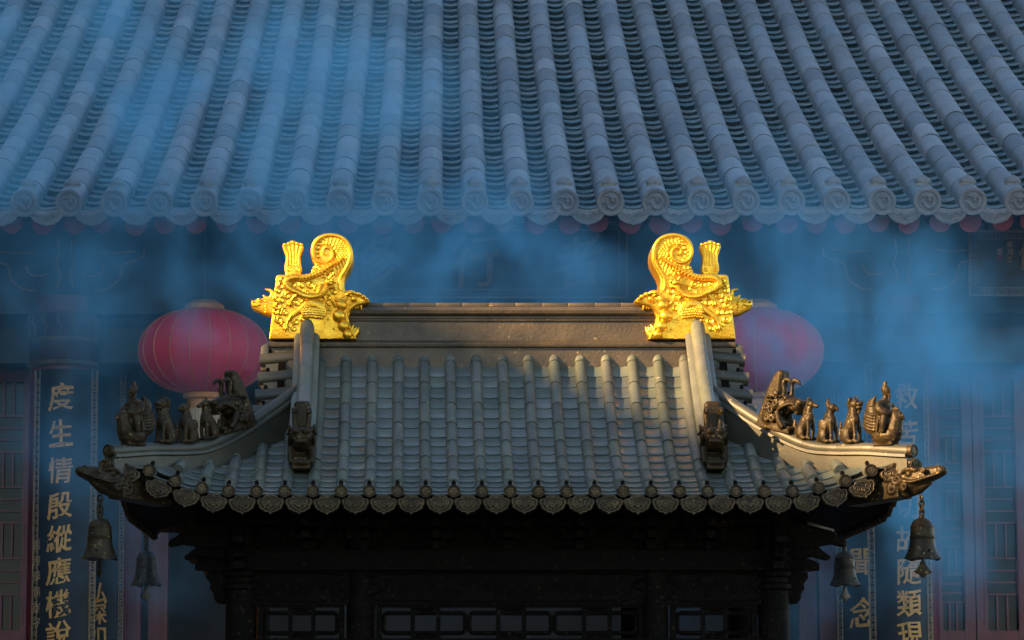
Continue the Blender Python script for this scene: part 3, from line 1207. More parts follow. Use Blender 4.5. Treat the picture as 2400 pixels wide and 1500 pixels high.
# tiles standing out along the gable edge
for sx_ in (-1, 1):
    vb = MB()
    vb.prism([(-.62, zf(.80)), (.62, zf(.80)), (.1, zf(1.32) + .05), (-.1, zf(1.32) + .05)], -.02, .02)
    X = Matrix.Translation((sx_ * 1.27, 0, 0)) @ Matrix.Rotation(R(90), 4, 'Z')
    g2 = MB()
    g2.join(vb, X)
    gab = ob('gable_board', g2.mesh('gable_board', 'near_black'), pav)
    for sy in (-1, 1):
        for i, u in enumerate((1.335, 1.215, 1.095, .975)):
            z = zf(u) + .05
            L_ = .235 + .007 * i
            tb_ = MB()
            tb_.tube([(0, 0, 0), (.006, 0, -.0005), (L_, 0, -.022), (L_ + .012, 0, -.023)], [PR * 1.2, PR * 1.22, PR * 1.24, PR * 1.27], 18)
            t = ob('gable_tile', (tb_ if sx_ > 0 else tb_.mirrored()).mesh('gable_tile', 'hip'), gab, (sx_ * 1.15, sy * (EY - u), z))
            ob('tile_peg', kpeg, gab, (sx_ * (1.15 + L_ - .045), sy * (EY - u), z + .022), scale=(1.0, 1.0, 1.05))
            pn = MB()
            pn.box((sx_ * (1.13 + L_ * .5), sy * (EY - u), z - .058), (L_ - .004, .060, .080), mi=0)
            pn.box((sx_ * (1.13 + L_ * .22), sy * (EY - u), z - .058), (L_ * .45, .070, .074), mi=0)
            ob('gable_pan_tile', pn.mesh('gable_pan_tile', 'hip', smooth=0), gab)

# main ridge
zr = lambda py: Q(1178, py, 18.33).z
low = [(.085, zr(900)), (.085, zr(815)), (.088, zr(814)), (.104, zr(813.4)), (.108, zr(810)), (.108, zr(804)), (.100, zr(801)), (.092, zr(799.5)), (.072, zr(797))]
upp = [(.060, zr(797.5)), (.060, zr(752)), (.072, zr(750.5)), (.074, zr(746)), (.080, zr(745)), (.080, zr(741)), (.092, zr(739)), (.103, zr(735)), (.108, zr(728)), (.103, zr(722)), (.085, zr(718.5)), (.052, zr(717))]


def xprism(prof, x0, x1, name, mat):
    pr = prof + [(-t, z) for t, z in prof[::-1]]
    mb = MB()
    n = len(pr)
    for x in (x0, x1):
        mb.v += [(x, t, z) for t, z in pr]
    for j in range(n):
        k = (j + 1) % n
        mb.f.append((j, k, n + k, n + j))
    mb.f += [tuple(range(n)), tuple(range(2 * n - 1, n - 1, -1))]
    mb.m = [0] * len(mb.f)
    return mb.mesh(name, mat, smooth=30)


ridge = ob('ridge', xprism(low, -1.345, 1.345, 'ridge', 'ridge'), pav)
ob('ridge_wall', xprism(upp, -1.0, 1.0, 'ridge_wall', 'ridge'), ridge)
for s in (-1, 1):
    eb = MB()
    eb.prism([(0, zr(868)), (.045, zr(868)), (.045, zr(815)), (.03, zr(808)), (0, zr(805))], -.1, .1, .004)
    ob('ridge_end_block', (eb if s > 0 else eb.mirrored()).mesh('ridge_end_block', 'hip'), ridge, (s * 1.347, 0, 0))
cw = .1532
for i in range(-6, 7):
    cbm = MB()
    h = zr(708) - zr(717)
    cbm.prism([(-cw / 2 + .0012, 0), (cw / 2 - .0012, 0), (cw / 2 - .0012, h), (-cw / 2 + .0012, h)], -.052, .052, .003)
    ob('ridge_cap', cbm.mesh('ridge_cap', 'ridge'), ridge, (i * cw, 0, zr(717) + .001), (rnd.gauss(0, .004), rnd.gauss(0, .002), 0))

# ---------------------------------------------------------------- under the eaves
CY = -.84
cz = lambda py, Y=17.58: Q(1196, py, Y).z
for side in (-1, 1):
    for px in (565, 844):
        x = Q(px, 1450, 17.58).x
        r = .088 if px == 565 else .076
        for y in ((CY, -CY) if True else (CY,)):
            cb = MB()
            cb.lathe([(r * 1.5, 0), (r * 1.5, .1), (r * 1.1, .16), (r, .2), (r * .96, cz(1205))], 20)
            if px == 565:
                for q in (1290, 1310, 1345, 1375):
                    cb.lathe([(r * .98, cz(q) - .022), (r * 1.14, cz(q) - .012), (r * 1.14, cz(q) + .012), (r * .98, cz(q) + .022)], 20)
            ob('column', cb.mesh('column', 'near_black'), pav, (side * abs(x), y, 0))
for y, pt, pb2 in ((CY, 1337, 1421),):
    wdt = 2 * 1.46
    b_ = MB()
    b_.box((0, y, (cz(1337) + cz(1418)) / 2), (wdt, .09, cz(1337) - cz(1418)))
    carved = ob('carved_lintel', b_.mesh('carved_lintel', 'near_black', smooth=0), pav)
    rl = MB()
    rr_ = random.Random(4)
    for (xa, xb) in ((-1.36, -.90), (-.70, .70), (.90, 1.36)):
        zc, hh = (cz(1337) + cz(1418)) / 2, (cz(1337) - cz(1418)) / 2 - .025
        fr = [(xa, zc - hh), (xa + .03, zc - hh * .2), (xa, zc + hh), (xb, zc + hh), (xb - .03, zc + hh * .2), (xb, zc - hh)]
        rl.tube(cr([(x, y - .046, z) for x, z in fr], 3, True), .006, 6, closed=True)
        m_ = int((xb - xa) / .075)
        for i in range(m_):
            x = xa + .05 + (xb - xa - .1) * i / max(m_ - 1, 1)
            sp = spiral(x, zc + rr_.uniform(-.03, .03), .006, .03, 1.2, rr_.uniform(0, 6), 14, rr_.choice((-1, 1)))
            rl.tube([(a, y - .046, c) for a, c in sp], [.004, .007], 5)
    ob('carving', rl.mesh('carving', 'near_black'), carved)
    b_ = MB()
    b_.box((0, y - .01, (cz(1292) + cz(1333)) / 2), (wdt + .12, .16, cz(1292) - cz(1333)))
    b_.box((0, y - .012, cz(1335)), (wdt + .16, .19, .014))
    ob('plate_beam', b_.mesh('plate_beam', 'near_black', smooth=0), pav)
    b_ = MB()
    b_.box((0, -y, (cz(1252) + cz(1292)) / 2), (wdt + .12, .14, cz(1252) - cz(1292)))
    for s in (-1, 1):
        b_.box((s * 1.46, 0, (cz(1252) + cz(1300)) / 2), (.12, 1.7, cz(1252) - cz(1300)))
    ob('tie_beam', b_.mesh('tie_beam', 'near_black', smooth=0), pav)
    b_ = MB()
    b_.box((0, y + .06, (cz(1205) + cz(1300)) / 2), (wdt, .03, cz(1205) - cz(1300)))
    ob('bracket_board', b_.mesh('bracket_board', 'near_black', smooth=0), pav)
    # ceiling boards close the roof space
    b_ = MB()
    b_.box((0, 0, cz(1225)), (3.1, 1.9, .03))
    ob('ceiling', b_.mesh('ceiling', 'near_black', smooth=0), pav)

# pierced panels between the posts
for xa, xb, nun in ((Q(606, 1450, 17.58).x, Q(806, 1450, 17.58).x, 1), (Q(884, 1450, 17.58).x, Q(1508, 1450, 17.58).x, 3), (-Q(806, 1450, 17.58).x, -Q(606, 1450, 17.58).x, 1)):
    lt = MB()
    zt_, zb_ = cz(1421), cz(1500)
    lt.box(((xa + xb) / 2, CY, zt_ + .008), (xb - xa, .06, .03))
    lt.box(((xa + xb) / 2, CY - .01, zb_ - .03), (xb - xa + .08, .08, .075))
    for x in (xa + .012, xb - .012):
        lt.box((x, CY, (zt_ + zb_) / 2), (.03, .055, zt_ - zb_))
    uw = (xb - xa - .05) / nun
    for i in range(nun):
        x0 = xa + .025 + i * uw
        z0_, z1_ = cz(1484), cz(1437)
        rw, rc = uw - .012, .022
        lp = []
        for cx, czz, a0_ in ((x0 + rw - rc, z1_ - rc, 0), (x0 + rc + .012, z1_ - rc, 90), (x0 + rc + .012, z0_ + rc, 180), (x0 + rw - rc, z0_ + rc, 270)):
            for q in range(4):
                a = R(a0_ + 30 * q)
                lp.append((cx + rc * math.cos(a), CY, czz + rc * math.sin(a)))
        lt.tube(lp, .0125, 8, closed=True)
        for q in (.36, .66):
            lt.box((x0 + uw * q, CY, (zt_ + zb_) / 2), (.024, .034, zt_ - zb_))
        for q in (.51,):
            for zz in (zt_ - .012, zb_ + .016):
                lt.ball((x0 + uw * q, CY, zz), (uw * .13, .016, .016), 10, 6)
    ob('pierced_panel', lt.mesh('pierced_panel', 'near_black'), pav)

# bracket arms at the corners
arms = [[(560, 1215), (470, 1232), (428, 1243), (412, 1257), (395, 1265), (393, 1277), (399, 1281), (428, 1275), (458, 1280), (560, 1292)],
        [(560, 1272), (458, 1280), (442, 1294), (430, 1302), (431, 1309), (440, 1312), (472, 1304), (560, 1316)],
        [(560, 1300), (474, 1309), (455, 1319), (455, 1335), (482, 1337), (560, 1341)],
        [(545, 1339), (482, 1339), (480, 1353), (491, 1366), (489, 1379), (498, 1390), (499, 1403), (508, 1413), (545, 1417)]]
for sx_ in (-1, 1):
    for sy in (-1, 1):
        for i, am in enumerate(arms):
            pl = [(-abs(Q(x, y, 17.5).x), Q(x, y, 17.5).z) for x, y in am]
            ab = MB()
            ab.prism(pl, -.032, .032, .006)
            if sx_ > 0:
                ab = ab.mirrored()
            ob('bracket_arm', ab.mesh('bracket_arm', 'near_black'), pav, (0, sy * (.86 - .02 * i), 0))
            # the same arm pointing to the front
            if i < 3:
                x0 = min(p[0] for p in pl) + 1.46
                ab2 = MB()
                ab2.prism([(p[0] + 1.46, p[1]) for p in pl], -.03, .03, .006)
                o = ob('bracket_arm', ab2.mesh('bracket_arm', 'near_black'), pav, (sx_ * 1.46, sy * .84, 0), (0, 0, R(90) if sy < 0 else R(-90)))
for i, x in enumerate((-1.1, -.78, -.39, 0, .39, .78, 1.1)):
    b_ = MB()
    for k in range(3):
        z = cz(1283 - 26 * k)
        b_.box((0, -.05 * k, z), (.10 + .09 * k, .05, .035))
        b_.box((0, -.06 * k - .03, z), (.045, .16 + .08 * k, .036))
        for s in (-1, 0, 1):
            b_.box((s * (.04 + .04 * k), -.05 * k, z + .028), (.035, .055, .02))
    ob('bracket_set', b_.mesh('bracket_set', 'near_black', smooth=0), pav, (x, CY, 0))
rmb = MB()
for k in range(-13, 14):
    x = .15 * k
    um = min(umax('front', x), .75)
    if um > .1:
        for sy in (-1, 1):
            q = MB()
            q.tube([(x, sy * (EY - .06 - um * t), zf(.06 + um * t) + lift(EX - abs(x), .06) - .075) for t in (0, .5, 1)], .022, 8)
            ob('eave_rafter', q.mesh('eave_rafter', 'near_black'), pav)
bb = MB()
bb.box((0, 0, .2), (3.6, 2.4, .4))
bb.box((0, 0, .5), (3.3, 2.1, .2))
ob('plinth', bb.mesh('plinth', 'stone', smooth=0), pav)

# ================================================================ golden dragons biting the ridge
KC = 18.3 / FPX / 4.686 * 1.008
FYD = -.125                     # front face of the dragon


def c2(cx, cy):
    return ((cx - 330) * KC, (1300 - cy) * KC)


def c3(cx, cy, dy=0.0):
    x, z = c2(cx, cy)
    return (x, FYD - dy, z)


def inpoly(x, y, poly):
    c = False
    j = len(poly) - 1
    for i in range(len(poly)):
        if (poly[i][1] > y) != (poly[j][1] > y) and x < (poly[j][0] - poly[i][0]) * (y - poly[i][1]) / (poly[j][1] - poly[i][1]) + poly[i][0]:
            c = not c
        j = i
    return c


out = [(330, 1300), (345, 1150), (365, 980), (385, 760), (400, 615), (410, 592), (430, 582), (600, 580), (780, 578), (800, 530), (828, 470), (803, 420), (785, 365),
       (781, 310), (792, 240), (820, 190), (862, 152), (920, 130), (1010, 120), (1100, 138), (1175, 185), (1222, 240), (1248, 310), (1254, 380), (1244, 450),
       (1212, 520), (1172, 590), (1152, 650), (1158, 710), (1166, 765), (1205, 752), (1245, 762), (1282, 786), (1330, 792), (1372, 812), (1400, 845), (1434, 862), (1430, 888),
       (1395, 910), (1350, 918), (1285, 942), (1232, 985), (1205, 1050), (1216, 1120), (1240, 1180), (1268, 1230), (1290, 1300)]
rim = [(1118, 760), (1102, 690), (1112, 625), (1146, 560), (1190, 480), (1218, 400), (1222, 330), (1204, 262), (1162, 202), (1100, 163), (1020, 146), (942, 153), (872, 190), (824, 250),
       (806, 320), (818, 388), (862, 436), (930, 452), (990, 430), (1022, 380), (1020, 322), (986, 287), (946, 285), (922, 312), (926, 348), (950, 362), (968, 345)]


def build_dragon():
    parts = {}
    b = MB()
    b.prism([c2(*p) for p in out], FYD, -FYD, .012)
    # scales on the tail fin
    inner = [(x, y) for x, y in rim[3:17]] + [(850, 470), (800, 570), (1120, 600)]
    for ri in range(13):
        r = 62 + ri * 17
        nA = int(2 * math.pi * r / 40)
        for k in range(nA):
            a = 2 * math.pi * (k + .5 * (ri % 2)) / nA
            x, y = 985 + r * math.cos(a) * .95, 330 + r * math.sin(a) * 1.15
            if inpoly(x, y, inner) and (x - 960) ** 2 + (y - 345) ** 2 > 95 ** 2:
                p = c3(x, y)
                b.ball(p, (.0155, .0055, .0125), 8, 5, rot=(.28, a + .6, 0))
    # clouds
    for cx, cy, s, a in ((450, 700, 1.0, 0), (430, 760, .8, 2), (520, 812, 1.1, 1), (420, 925, 1.1, 0), (470, 870, .9, 3), (505, 1000, 1.0, 2), (435, 1080, 1.15, 1),
                         (780, 690, 1.0, 0), (1045, 770, 1.0, 2), (912, 890, .9, 1), (1010, 560, .8, 0), (870, 510, .7, 2), (450, 1010, .8, 4), (1030, 690, .7, 3), (470, 640, .7, 0), (590, 690, .9, 1), (690, 700, 1.0, 3), (860, 740, .8, 2), (740, 780, .7, 1), (560, 900, .8, 5), (640, 900, .8, 2),
                         (980, 830, .8, 0), (700, 1080, .8, 3), (620, 1100, .9, 1), (600, 1180, .8, 2), (930, 930, .7, 4), (1000, 960, .7, 2), (700, 890, .7, 0), (410, 850, .8, 1), (400, 1000, .7, 3), (480, 1130, .7, 0)):
        for q in (1.0, .55):
            sp = spiral(cx, cy, 5 * s, 42 * s * q + 6, .9 + .4 * q, a + q, 18, 1)
            b.tube([c3(x, y, .003) for x, y in sp], [.004, .0072, .005], 6)
    # water lines under the body
    for i in range(13):
        pts = [c3(880 + 12 * j + (i % 3) * 3, 1095 + i * 16 + 5 * math.sin(j * .9 + i) - .10 * (j - 8) ** 2, -.0015) for j in range(22)]
        pts = [p for p in pts if inpoly((p[0] / KC) + 330, 1300 - p[2] / KC, out)]
        if len(pts) > 3:
            b.tube(pts, .0042, 5)
    for cx, cy, r in ((975, 1030, 60), (985, 1130, 55), (1050, 1230, 50)):
        for q in (1, .72, .45):
            b.tube([c3(cx + r * q * math.cos(t), cy + r * q * math.sin(t), .002) for t in [2.2 + 3.6 * i / 12 for i in range(13)]], .0048, 5)
        b.ball(c3(cx - 8, cy - r + 6, .006), .007, 8, 6)
    parts['body'] = b
    # rolled rim of the tail
    t = MB()
    t.tube([c3(x, y, .004) for x, y in [(p.x, p.y) for p in cr([(x, y, 0) for x, y in rim], 5)]], [.011, .0125, .0125, .012, .011, .0095, .007], 10)
    parts['tail_scroll'] = t
    # small dragon in relief
    dr = MB()
    path = [(1140, 398), (1092, 440), (1000, 490), (905, 552), (800, 600), (700, 622), (605, 618), (535, 640), (512, 690), (548, 742), (635, 782), (720, 822), (805, 832), (880, 816), (935, 775), (965, 720)]
    pp = [(p.x, p.y) for p in cr([(x, y, 0) for x, y in path], 6)]
    dr.tube([c3(x, y, .006) for x, y in pp], [.005, .009, .013, .017, .020, .021, .021, .021, .022, .022, .020, .018], 10)
    for i, (x, y) in enumerate(pp):
        for sgn in (-1, 0, 1):
            j = min(i + 1, len(pp) - 1)
            dx, dy = pp[j][0] - pp[i - 1][0], pp[j][1] - pp[i - 1][1]
            l = math.hypot(dx, dy) or 1
            off = (11 * sgn + (4 if i % 2 else -4)) * min(1, i / 25 + .2)
            dr.ball(c3(x - dy / l * off * 1.3, y + dx / l * off * 1.3, .021 if sgn == 0 else .016), (.0088, .0070, .0088), 6, 5)
    # haunch
    hp_ = [(930, 1040), (905, 965), (840, 920), (760, 920), (690, 965), (620, 1010), (570, 1050)]
    ph_ = [(p.x, p.y) for p in cr([(x, y, 0) for x, y in hp_], 5)]
    dr.tube([c3(x, y, .002) for x, y in ph_], [.02, .034, .036, .028, .02, .014], 12, squash=.6)
    for i in range(9):
        for j in range(5):
            x, y = 700 + i * 26 + (j % 2) * 13, 945 + j * 25 + abs(i - 3) * 3
            dr.ball(c3(x, y, .019 - .0012 * abs(j - 2) ** 2), (.0125, .0065, .0115), 8, 5)
    for leg in ([(575, 1045), (535, 1100), (520, 1150)], [(640, 800), (590, 850), (560, 885)], [(935, 830), (955, 870), (940, 900)]):
        dr.tube([c3(x, y, .006) for x, y in leg], [.016, .011, .008], 8)
        ex, ey = leg[-1]
        for a in (-.9, -.2, .5, 1.3):
            dr.tube(cr([c3(ex, ey, .006), c3(ex + 30 * math.sin(a), ey + 34 * math.cos(a), .012), c3(ex + 62 * math.sin(a * .8), ey + 72 * math.cos(a * .8), .002)], 4), [.007, .006, .002], 6)
    # head
    dr.ball(c3(985, 675, .012), (.026, .02, .02), 12, 8, rot=(0, .5, 0))
    dr.ball(c3(1030, 660, .014), (.018, .015, .012), 10, 7, rot=(0, .5, 0))
    dr.tube(cr([c3(960, 640, .012), c3(930, 610, .014), c3(900, 618, .01)], 4), [.006, .003], 6)
    dr.tube(cr([c3(985, 630, .012), c3(1010, 590, .014), c3(985, 560, .01)], 4), [.006, .003], 6)
    for i in range(6):
        dr.tube(cr([c3(955, 690 + 8 * i, .01), c3(900 - 6 * i, 700 + 16 * i, .014), c3(850 - 4 * i, 715 + 22 * i, .004)], 4), [.006, .005, .002], 6)
    for i in range(5):
        dr.tube(cr([c3(1020 - 14 * i, 690, .01), c3(1045 - 16 * i, 725, .014), c3(1030 - 20 * i, 752, .004)], 4), [.005, .004, .002], 6)
    dr.ball(c3(992, 655, .03), .005, 8, 6)
    parts['dragon_relief'] = dr
    # the biting mouth
    mo = MB()
    mo.ball(c3(1262, 858, .012), .019, 14, 10)
    mo.tube(cr([c3(1430, 880, .004), c3(1345, 900, .008), (c3(1268, 925, .006)), c3(1200, 990, .004), c3(1176, 1062, .003), c3(1200, 1140, .003), c3(1250, 1235, .003), c3(1278, 1296, .003)], 5), [.009, .01, .0075, .007, .007], 8)
    for i, (p0, p1, p2) in enumerate((((1180, 800), (1230, 780), (1290, 800)), ((1150, 830), (1200, 805), (1240, 830)), ((1060, 850), (1130, 860), (1180, 828)), ((1050, 870), (1130, 880), (1200, 850)))):
        mo.tube(cr([c3(*p0, .004), c3(*p1, .016), c3(*p2, .008)], 5), [.006, .012, .007], 8)
    for cx, cy, r in ((1312, 806, 30), (1362, 832, 28), (1395, 860, 24), (1215, 790, 34)):
        mo.ball(c3(cx, cy, .004), (r * KC, .03, r * KC * .9), 12, 8)
    for tx, ty, h in ((1335, 925, 52), (1300, 930, 36), (1275, 938, 30)):
        mo.tube([c3(tx, ty, -.01), c3(tx + 4, ty + h * .6, -.01), c3(tx + 12, ty + h, -.01)], [.010, .007, .002], 8)
    for tx, ty, h in ((1272, 1210, 48), (1246, 1178, 44)):
        mo.tube([c3(tx - 12, ty + 12, -.02), c3(tx, ty - h * .5, -.02), c3(tx + 16, ty - h, -.02)], [.014, .009, .002], 8)
    mo.tube([c3(1262, 1240, -.02), c3(1296, 1206, -.02), c3(1318, 1165, -.02)], [.022, .015, .003], 8)
    for i in range(7):
        y = 880 + 6 * i
        mo.tube(cr([c3(1000 + 6 * i, 870 + 10 * i, .004), c3(1040 + 4 * i, 900 + 6 * i, .008), c3(1055, 940 + 2 * i, .004)], 3), .004, 6)
    parts['head'] = mo
    # fluted hilt on the back
    hl = MB()
    hol = [(488, 582), (682, 580), (668, 548), (682, 530), (684, 490), (672, 430), (668, 360), (688, 295), (700, 250), (690, 222), (664, 214), (650, 200), (622, 198), (606, 182), (576, 176), (548, 188), (524, 202),
           (500, 214), (474, 226), (466, 250), (478, 290), (500, 350), (504, 400), (492, 450), (488, 500), (492, 530), (508, 548)]
    hl.prism([c2(*p) for p in hol], -.05, .05, .008)
    for i in range(5):
        t = (i - 2) / 2
        x0, x1 = 586 + t * 62, 583 + t * 92
        y1 = 205 + 24 * abs(t)
        hl.tube([(p[0], -.05, p[2]) for p in cr([c3(x0, 462), c3(x0, 380), c3(586 + t * 66, 320), c3(x1, y1 + 20)], 4)], .0062, 8)
        hl.ball((c2(x1, y1)[0], -.05, c2(x1, y1)[1]), .0105, 10, 7)
    for s in (-1, 1):
        sp = spiral(586 + s * 52, 504, 4, 26, 1.2, 1.5, 16, s)
        hl.tube([(c2(x, y)[0], -.05, c2(x, y)[1]) for x, y in sp], .0045, 6)
    hl.prism([c2(*p) for p in ((498, 578), (674, 578), (664, 552), (508, 552))], -.062, .062, .006)
    parts['sword_hilt'] = hl
    # little beast head looking back
    bh = MB()
    bo = [(400, 832), (335, 826), (290, 832), (262, 822), (235, 826), (205, 834), (180, 830), (165, 846), (148, 846), (122, 833), (126, 862), (121, 884), (124, 910), (150, 948), (205, 975), (262, 1008), (320, 1020), (400, 1018)]
    bh.prism([c2(*p) for p in bo], -.052, .052, .018)
    hc = lambda x, y, d=0.0: (c2(x, y)[0], -.052 - d, c2(x, y)[1])
    bh.tube(cr([hc(132, 905), hc(180, 915, .004), hc(225, 900, .004), hc(245, 930, .003)], 4), .004, 6)
    bh.ball(hc(218, 858, .0), .009, 10, 7)
    bh.tube(cr([hc(190, 848, .002), hc(220, 838, .006), hc(250, 858, .002)], 4), .005, 6)
    for i in range(5):
        bh.ball(hc(285 + 8 * (i % 2), 860 + 30 * i, .0), .0085, 8, 6)
    for i in range(5):
        bh.tube([hc(320, 850 + 32 * i, .0), hc(375, 845 + 32 * i, .0)], .003, 5)
    hn = [(282, 822), (330, 812), (352, 780), (346, 742), (318, 720), (272, 712)]
    bh.tube(cr([(c2(x, y)[0], 0, c2(x, y)[1]) for x, y in hn], 4), [.014, .015, .013, .009, .003], 10)
    bh.tube(cr([(c2(x, y)[0], 0, c2(x, y)[1]) for x, y in ((300, 815), (270, 800), (254, 778))], 4), [.012, .004], 8)
    parts['beast_head'] = bh
    bd = []
    for cx, cy, r in ((1125, 926, 62), (1097, 1045, 74), (1146, 1155, 64), (1190, 1246, 54)):
        q = MB()
        q.ball(c3(cx, cy, .004), (r * KC, r * KC * .85, r * KC), 16, 11)
        bd.append(q)
    return parts, bd


dparts, dbeads = build_dragon()
base = Q(630.5, 797, 18.3)
for sgn in (1, -1):
    root = ob('ridge_dragon', None, loc=PO + Vector((-sgn * abs(base.x), 0, zr(797.2) + .001)),
              label='gilded dragon with curled tail and fluted hilt biting the bronze ridge, ' + SIDE[-sgn], cat='ornament',
              group='gilded dragons at the ends of the bronze ridge')
    for nm, mb in dparts.items():
        ob(nm, (mb if sgn > 0 else mb.mirrored()).mesh(nm, 'gold', smooth=40, recalc=sgn > 0), root)
    for mb in dbeads:
        ob('bead', (mb if sgn > 0 else mb.mirrored()).mesh('bead', 'gold', recalc=sgn > 0), root)


# ================================================================ roof figures
def quad_beast(kind):
    b = MB()
    b.ball((.038, 0, .048), (.048, .040, .050))
    b.tube([(.034, 0, .06), (.012, 0, .10), (-.012, 0, .14)], [.042, .040, .034], 12)
    b.ball((-.016, 0, .118), (.036, .034, .044))
    for s in (-1, 1):
        b.tube([(-.024, s * .022, .115), (-.034, s * .025, .06), (-.034, s * .025, .006)], [.017, .0125, .0125], 10)
        b.ball((-.044, s * .025, .010), (.020, .014, .010))
        b.ball((.030, s * .034, .040), (.034, .014, .036))
        b.ball((-.002, s * .036, .012), (.030, .013, .012))
    if kind == 'lion':
        b.tube([(-.010, 0, .14), (-.008, 0, .185)], [.032, .028], 12)
        b.ball((-.018, 0, .205), (.036, .031, .029))
        b.ball((-.050, 0, .206), (.022, .024, .013))
        b.ball((-.048, 0, .186), (.020, .021, .009))
        b.ball((-.066, 0, .214), (.009, .012, .008))
        b.tube([(-.052, 0, .182), (-.048, 0, .165), (-.042, 0, .152)], [.011, .008, .003], 8)
        b.ball((.016, 0, .208), (.018, .030, .038))
        for s in (-1, 1):
            b.tube([(-.022, s * .014, .225), (-.024, s * .016, .243), (-.028, s * .018, .252)], [.007, .006, .004], 8)
            b.ball((-.038, s * .020, .218), .009, 8, 6)
            b.ball((.004, s * .030, .224), (.008, .008, .016))
        for i in range(9):
            t = i / 8
            b.ball((.022 + .062 * t, 0, .17 - .125 * t), (.012, .009, .012), 8, 6)
        for i in range(4):
            for s in (-1, 1):
                b.ball((.03 + .01 * i, s * .040, .03 + .02 * i), (.014, .006, .008), 8, 6)
        b.tube([(.08, 0, .02), (.092, 0, .07), (.084, 0, .12)], [.016, .014, .006], 8)
    elif kind == 'fowl':
        b.tube([(-.008, 0, .14), (-.012, 0, .18)], [.027, .022], 12)
        b.ball((-.024, 0, .195), (.034, .025, .025))
        b.tube([(-.046, 0, .196), (-.062, 0, .186), (-.066, 0, .172)], [.015, .010, .003], 8)
        b.tube([(.0, 0, .19), (.014, 0, .222), (.008, 0, .25)], [.016, .018, .004], 8)
        b.tube([(.008, 0, .185), (.026, 0, .15), (.045, 0, .11)], [.012, .013, .008], 8)
        for s in (-1, 1):
            b.ball((-.04, s * .018, .203), .007, 8, 6)
            b.ball((.028, s * .034, .095), (.034, .010, .040), rot=(0, .5, 0))
        b.tube([(.05, 0, .06), (.075, 0, .03), (.088, 0, .004)], [.03, .022, .012], 10)
    else:
        b.tube([(-.010, 0, .14), (-.012, 0, .185)], [.027, .021], 12)
        b.ball((-.020, 0, .202), (.027, .021, .022))
        b.tube([(-.026, 0, .203), (-.055, 0, .196), (-.074, 0, .190)], [.018, .013, .010], 10)
        b.ball((-.074, 0, .196), (.009, .010, .006))
        b.tube([(-.006, 0, .21), (.002, 0, .232), (-.004, 0, .246)], [.010, .009, .003], 8)
        b.tube([(.004, 0, .215), (.022, 0, .18), (.036, 0, .13)], [.010, .011, .006], 8)
        for s in (-1, 1):
            b.tube([(-.012, s * .016, .216), (-.004, s * .02, .236)], [.007, .003], 7)
            b.ball((-.040, s * .015, .207), .006, 8, 6)
        b.tube([(.078, 0, .03), (.096, 0, .07), (.098, 0, .115)], [.018, .017, .008], 8)
    return b


def rider_parts():
    b = MB()      # the hen
    b.ball((0, 0, .055), (.094, .056, .058))
    b.box((.005, 0, .016), (.12, .07, .032))
    b.ball((-.052, 0, .085), (.048, .047, .062))
    b.tube([(-.055, 0, .10), (-.066, 0, .14), (-.064, 0, .16)], [.044, .037, .033], 12)
    b.ball((-.064, 0, .158), (.037, .033, .034))
    b.tube([(-.086, 0, .160), (-.106, 0, .150), (-.120, 0, .132)], [.024, .015, .003], 9)
    b.ball((-.088, 0, .118), (.010, .009, .018))
    for i in range(3):
        b.ball((-.074 + .013 * i, 0, .194 + (.004 if i == 1 else 0)), (.010, .007, .012), 8, 6)
    b.ball((.094, 0, .175), (.040, .024, .088), rot=(0, .10, 0))
    b.tube([(.088, 0, .22), (.082, 0, .255), (.066, 0, .275)], [.024, .015, .004], 8)
    for s in (-1, 1):
        b.ball((.080, s * .036, .125), (.050, .012, .062), rot=(0, .25, 0))
        for i in range(6):
            b.tube(cr([(.035, s * .046, .085 + .016 * i), (.085, s * .051, .092 + .017 * i), (.128, s * .040, .118 + .017 * i)], 4), [.005, .005, .003], 6)
        b.ball((-.076, s * .026, .166), .007, 8, 6)
    m = MB()      # the seated man
    m.tube([(.018, 0, .08), (.020, 0, .15), (.012, 0, .20), (.010, 0, .238)], [.060, .048, .043, .034], 14)
    m.ball((.010, 0, .232), (.032, .054, .024))
    m.ball((-.012, 0, .128), (.050, .062, .048))
    for s in (-1, 1):
        m.tube(cr([(.010, s * .048, .232), (.004, s * .058, .195), (-.026, s * .046, .172), (-.050, s * .012, .172)], 4), [.020, .026, .026, .015], 10)
        m.tube(cr([(-.022, s * .046, .17), (-.020, s * .056, .12), (-.014, s * .058, .07)], 4), [.024, .022, .012], 9)
        for i in range(3):
            m.tube([(-.03 + .02 * i, s * .060, .15), (-.022 + .02 * i, s * .066, .07)], .006, 6)
        m.ball((-.002, s * .022, .297), (.004, .004, .010), 7, 5)
    m.tube([(.006, 0, .24), (.002, 0, .275)], [.018, .014], 10)
    m.ball((-.002, 0, .296), (.0255, .0215, .030))
    m.ball((-.026, 0, .293), (.005, .0045, .007), 8, 6)
    m.ball((.004, 0, .306), (.024, .023, .025))
    m.ball((.006, 0, .330), (.013, .013, .011))
    m.box((.004, 0, .342), (.022, .018, .012))
    m.tube([(-.020, 0, .278), (-.024, 0, .262), (-.020, 0, .240)], [.009, .007, .002], 8)
    return b, m


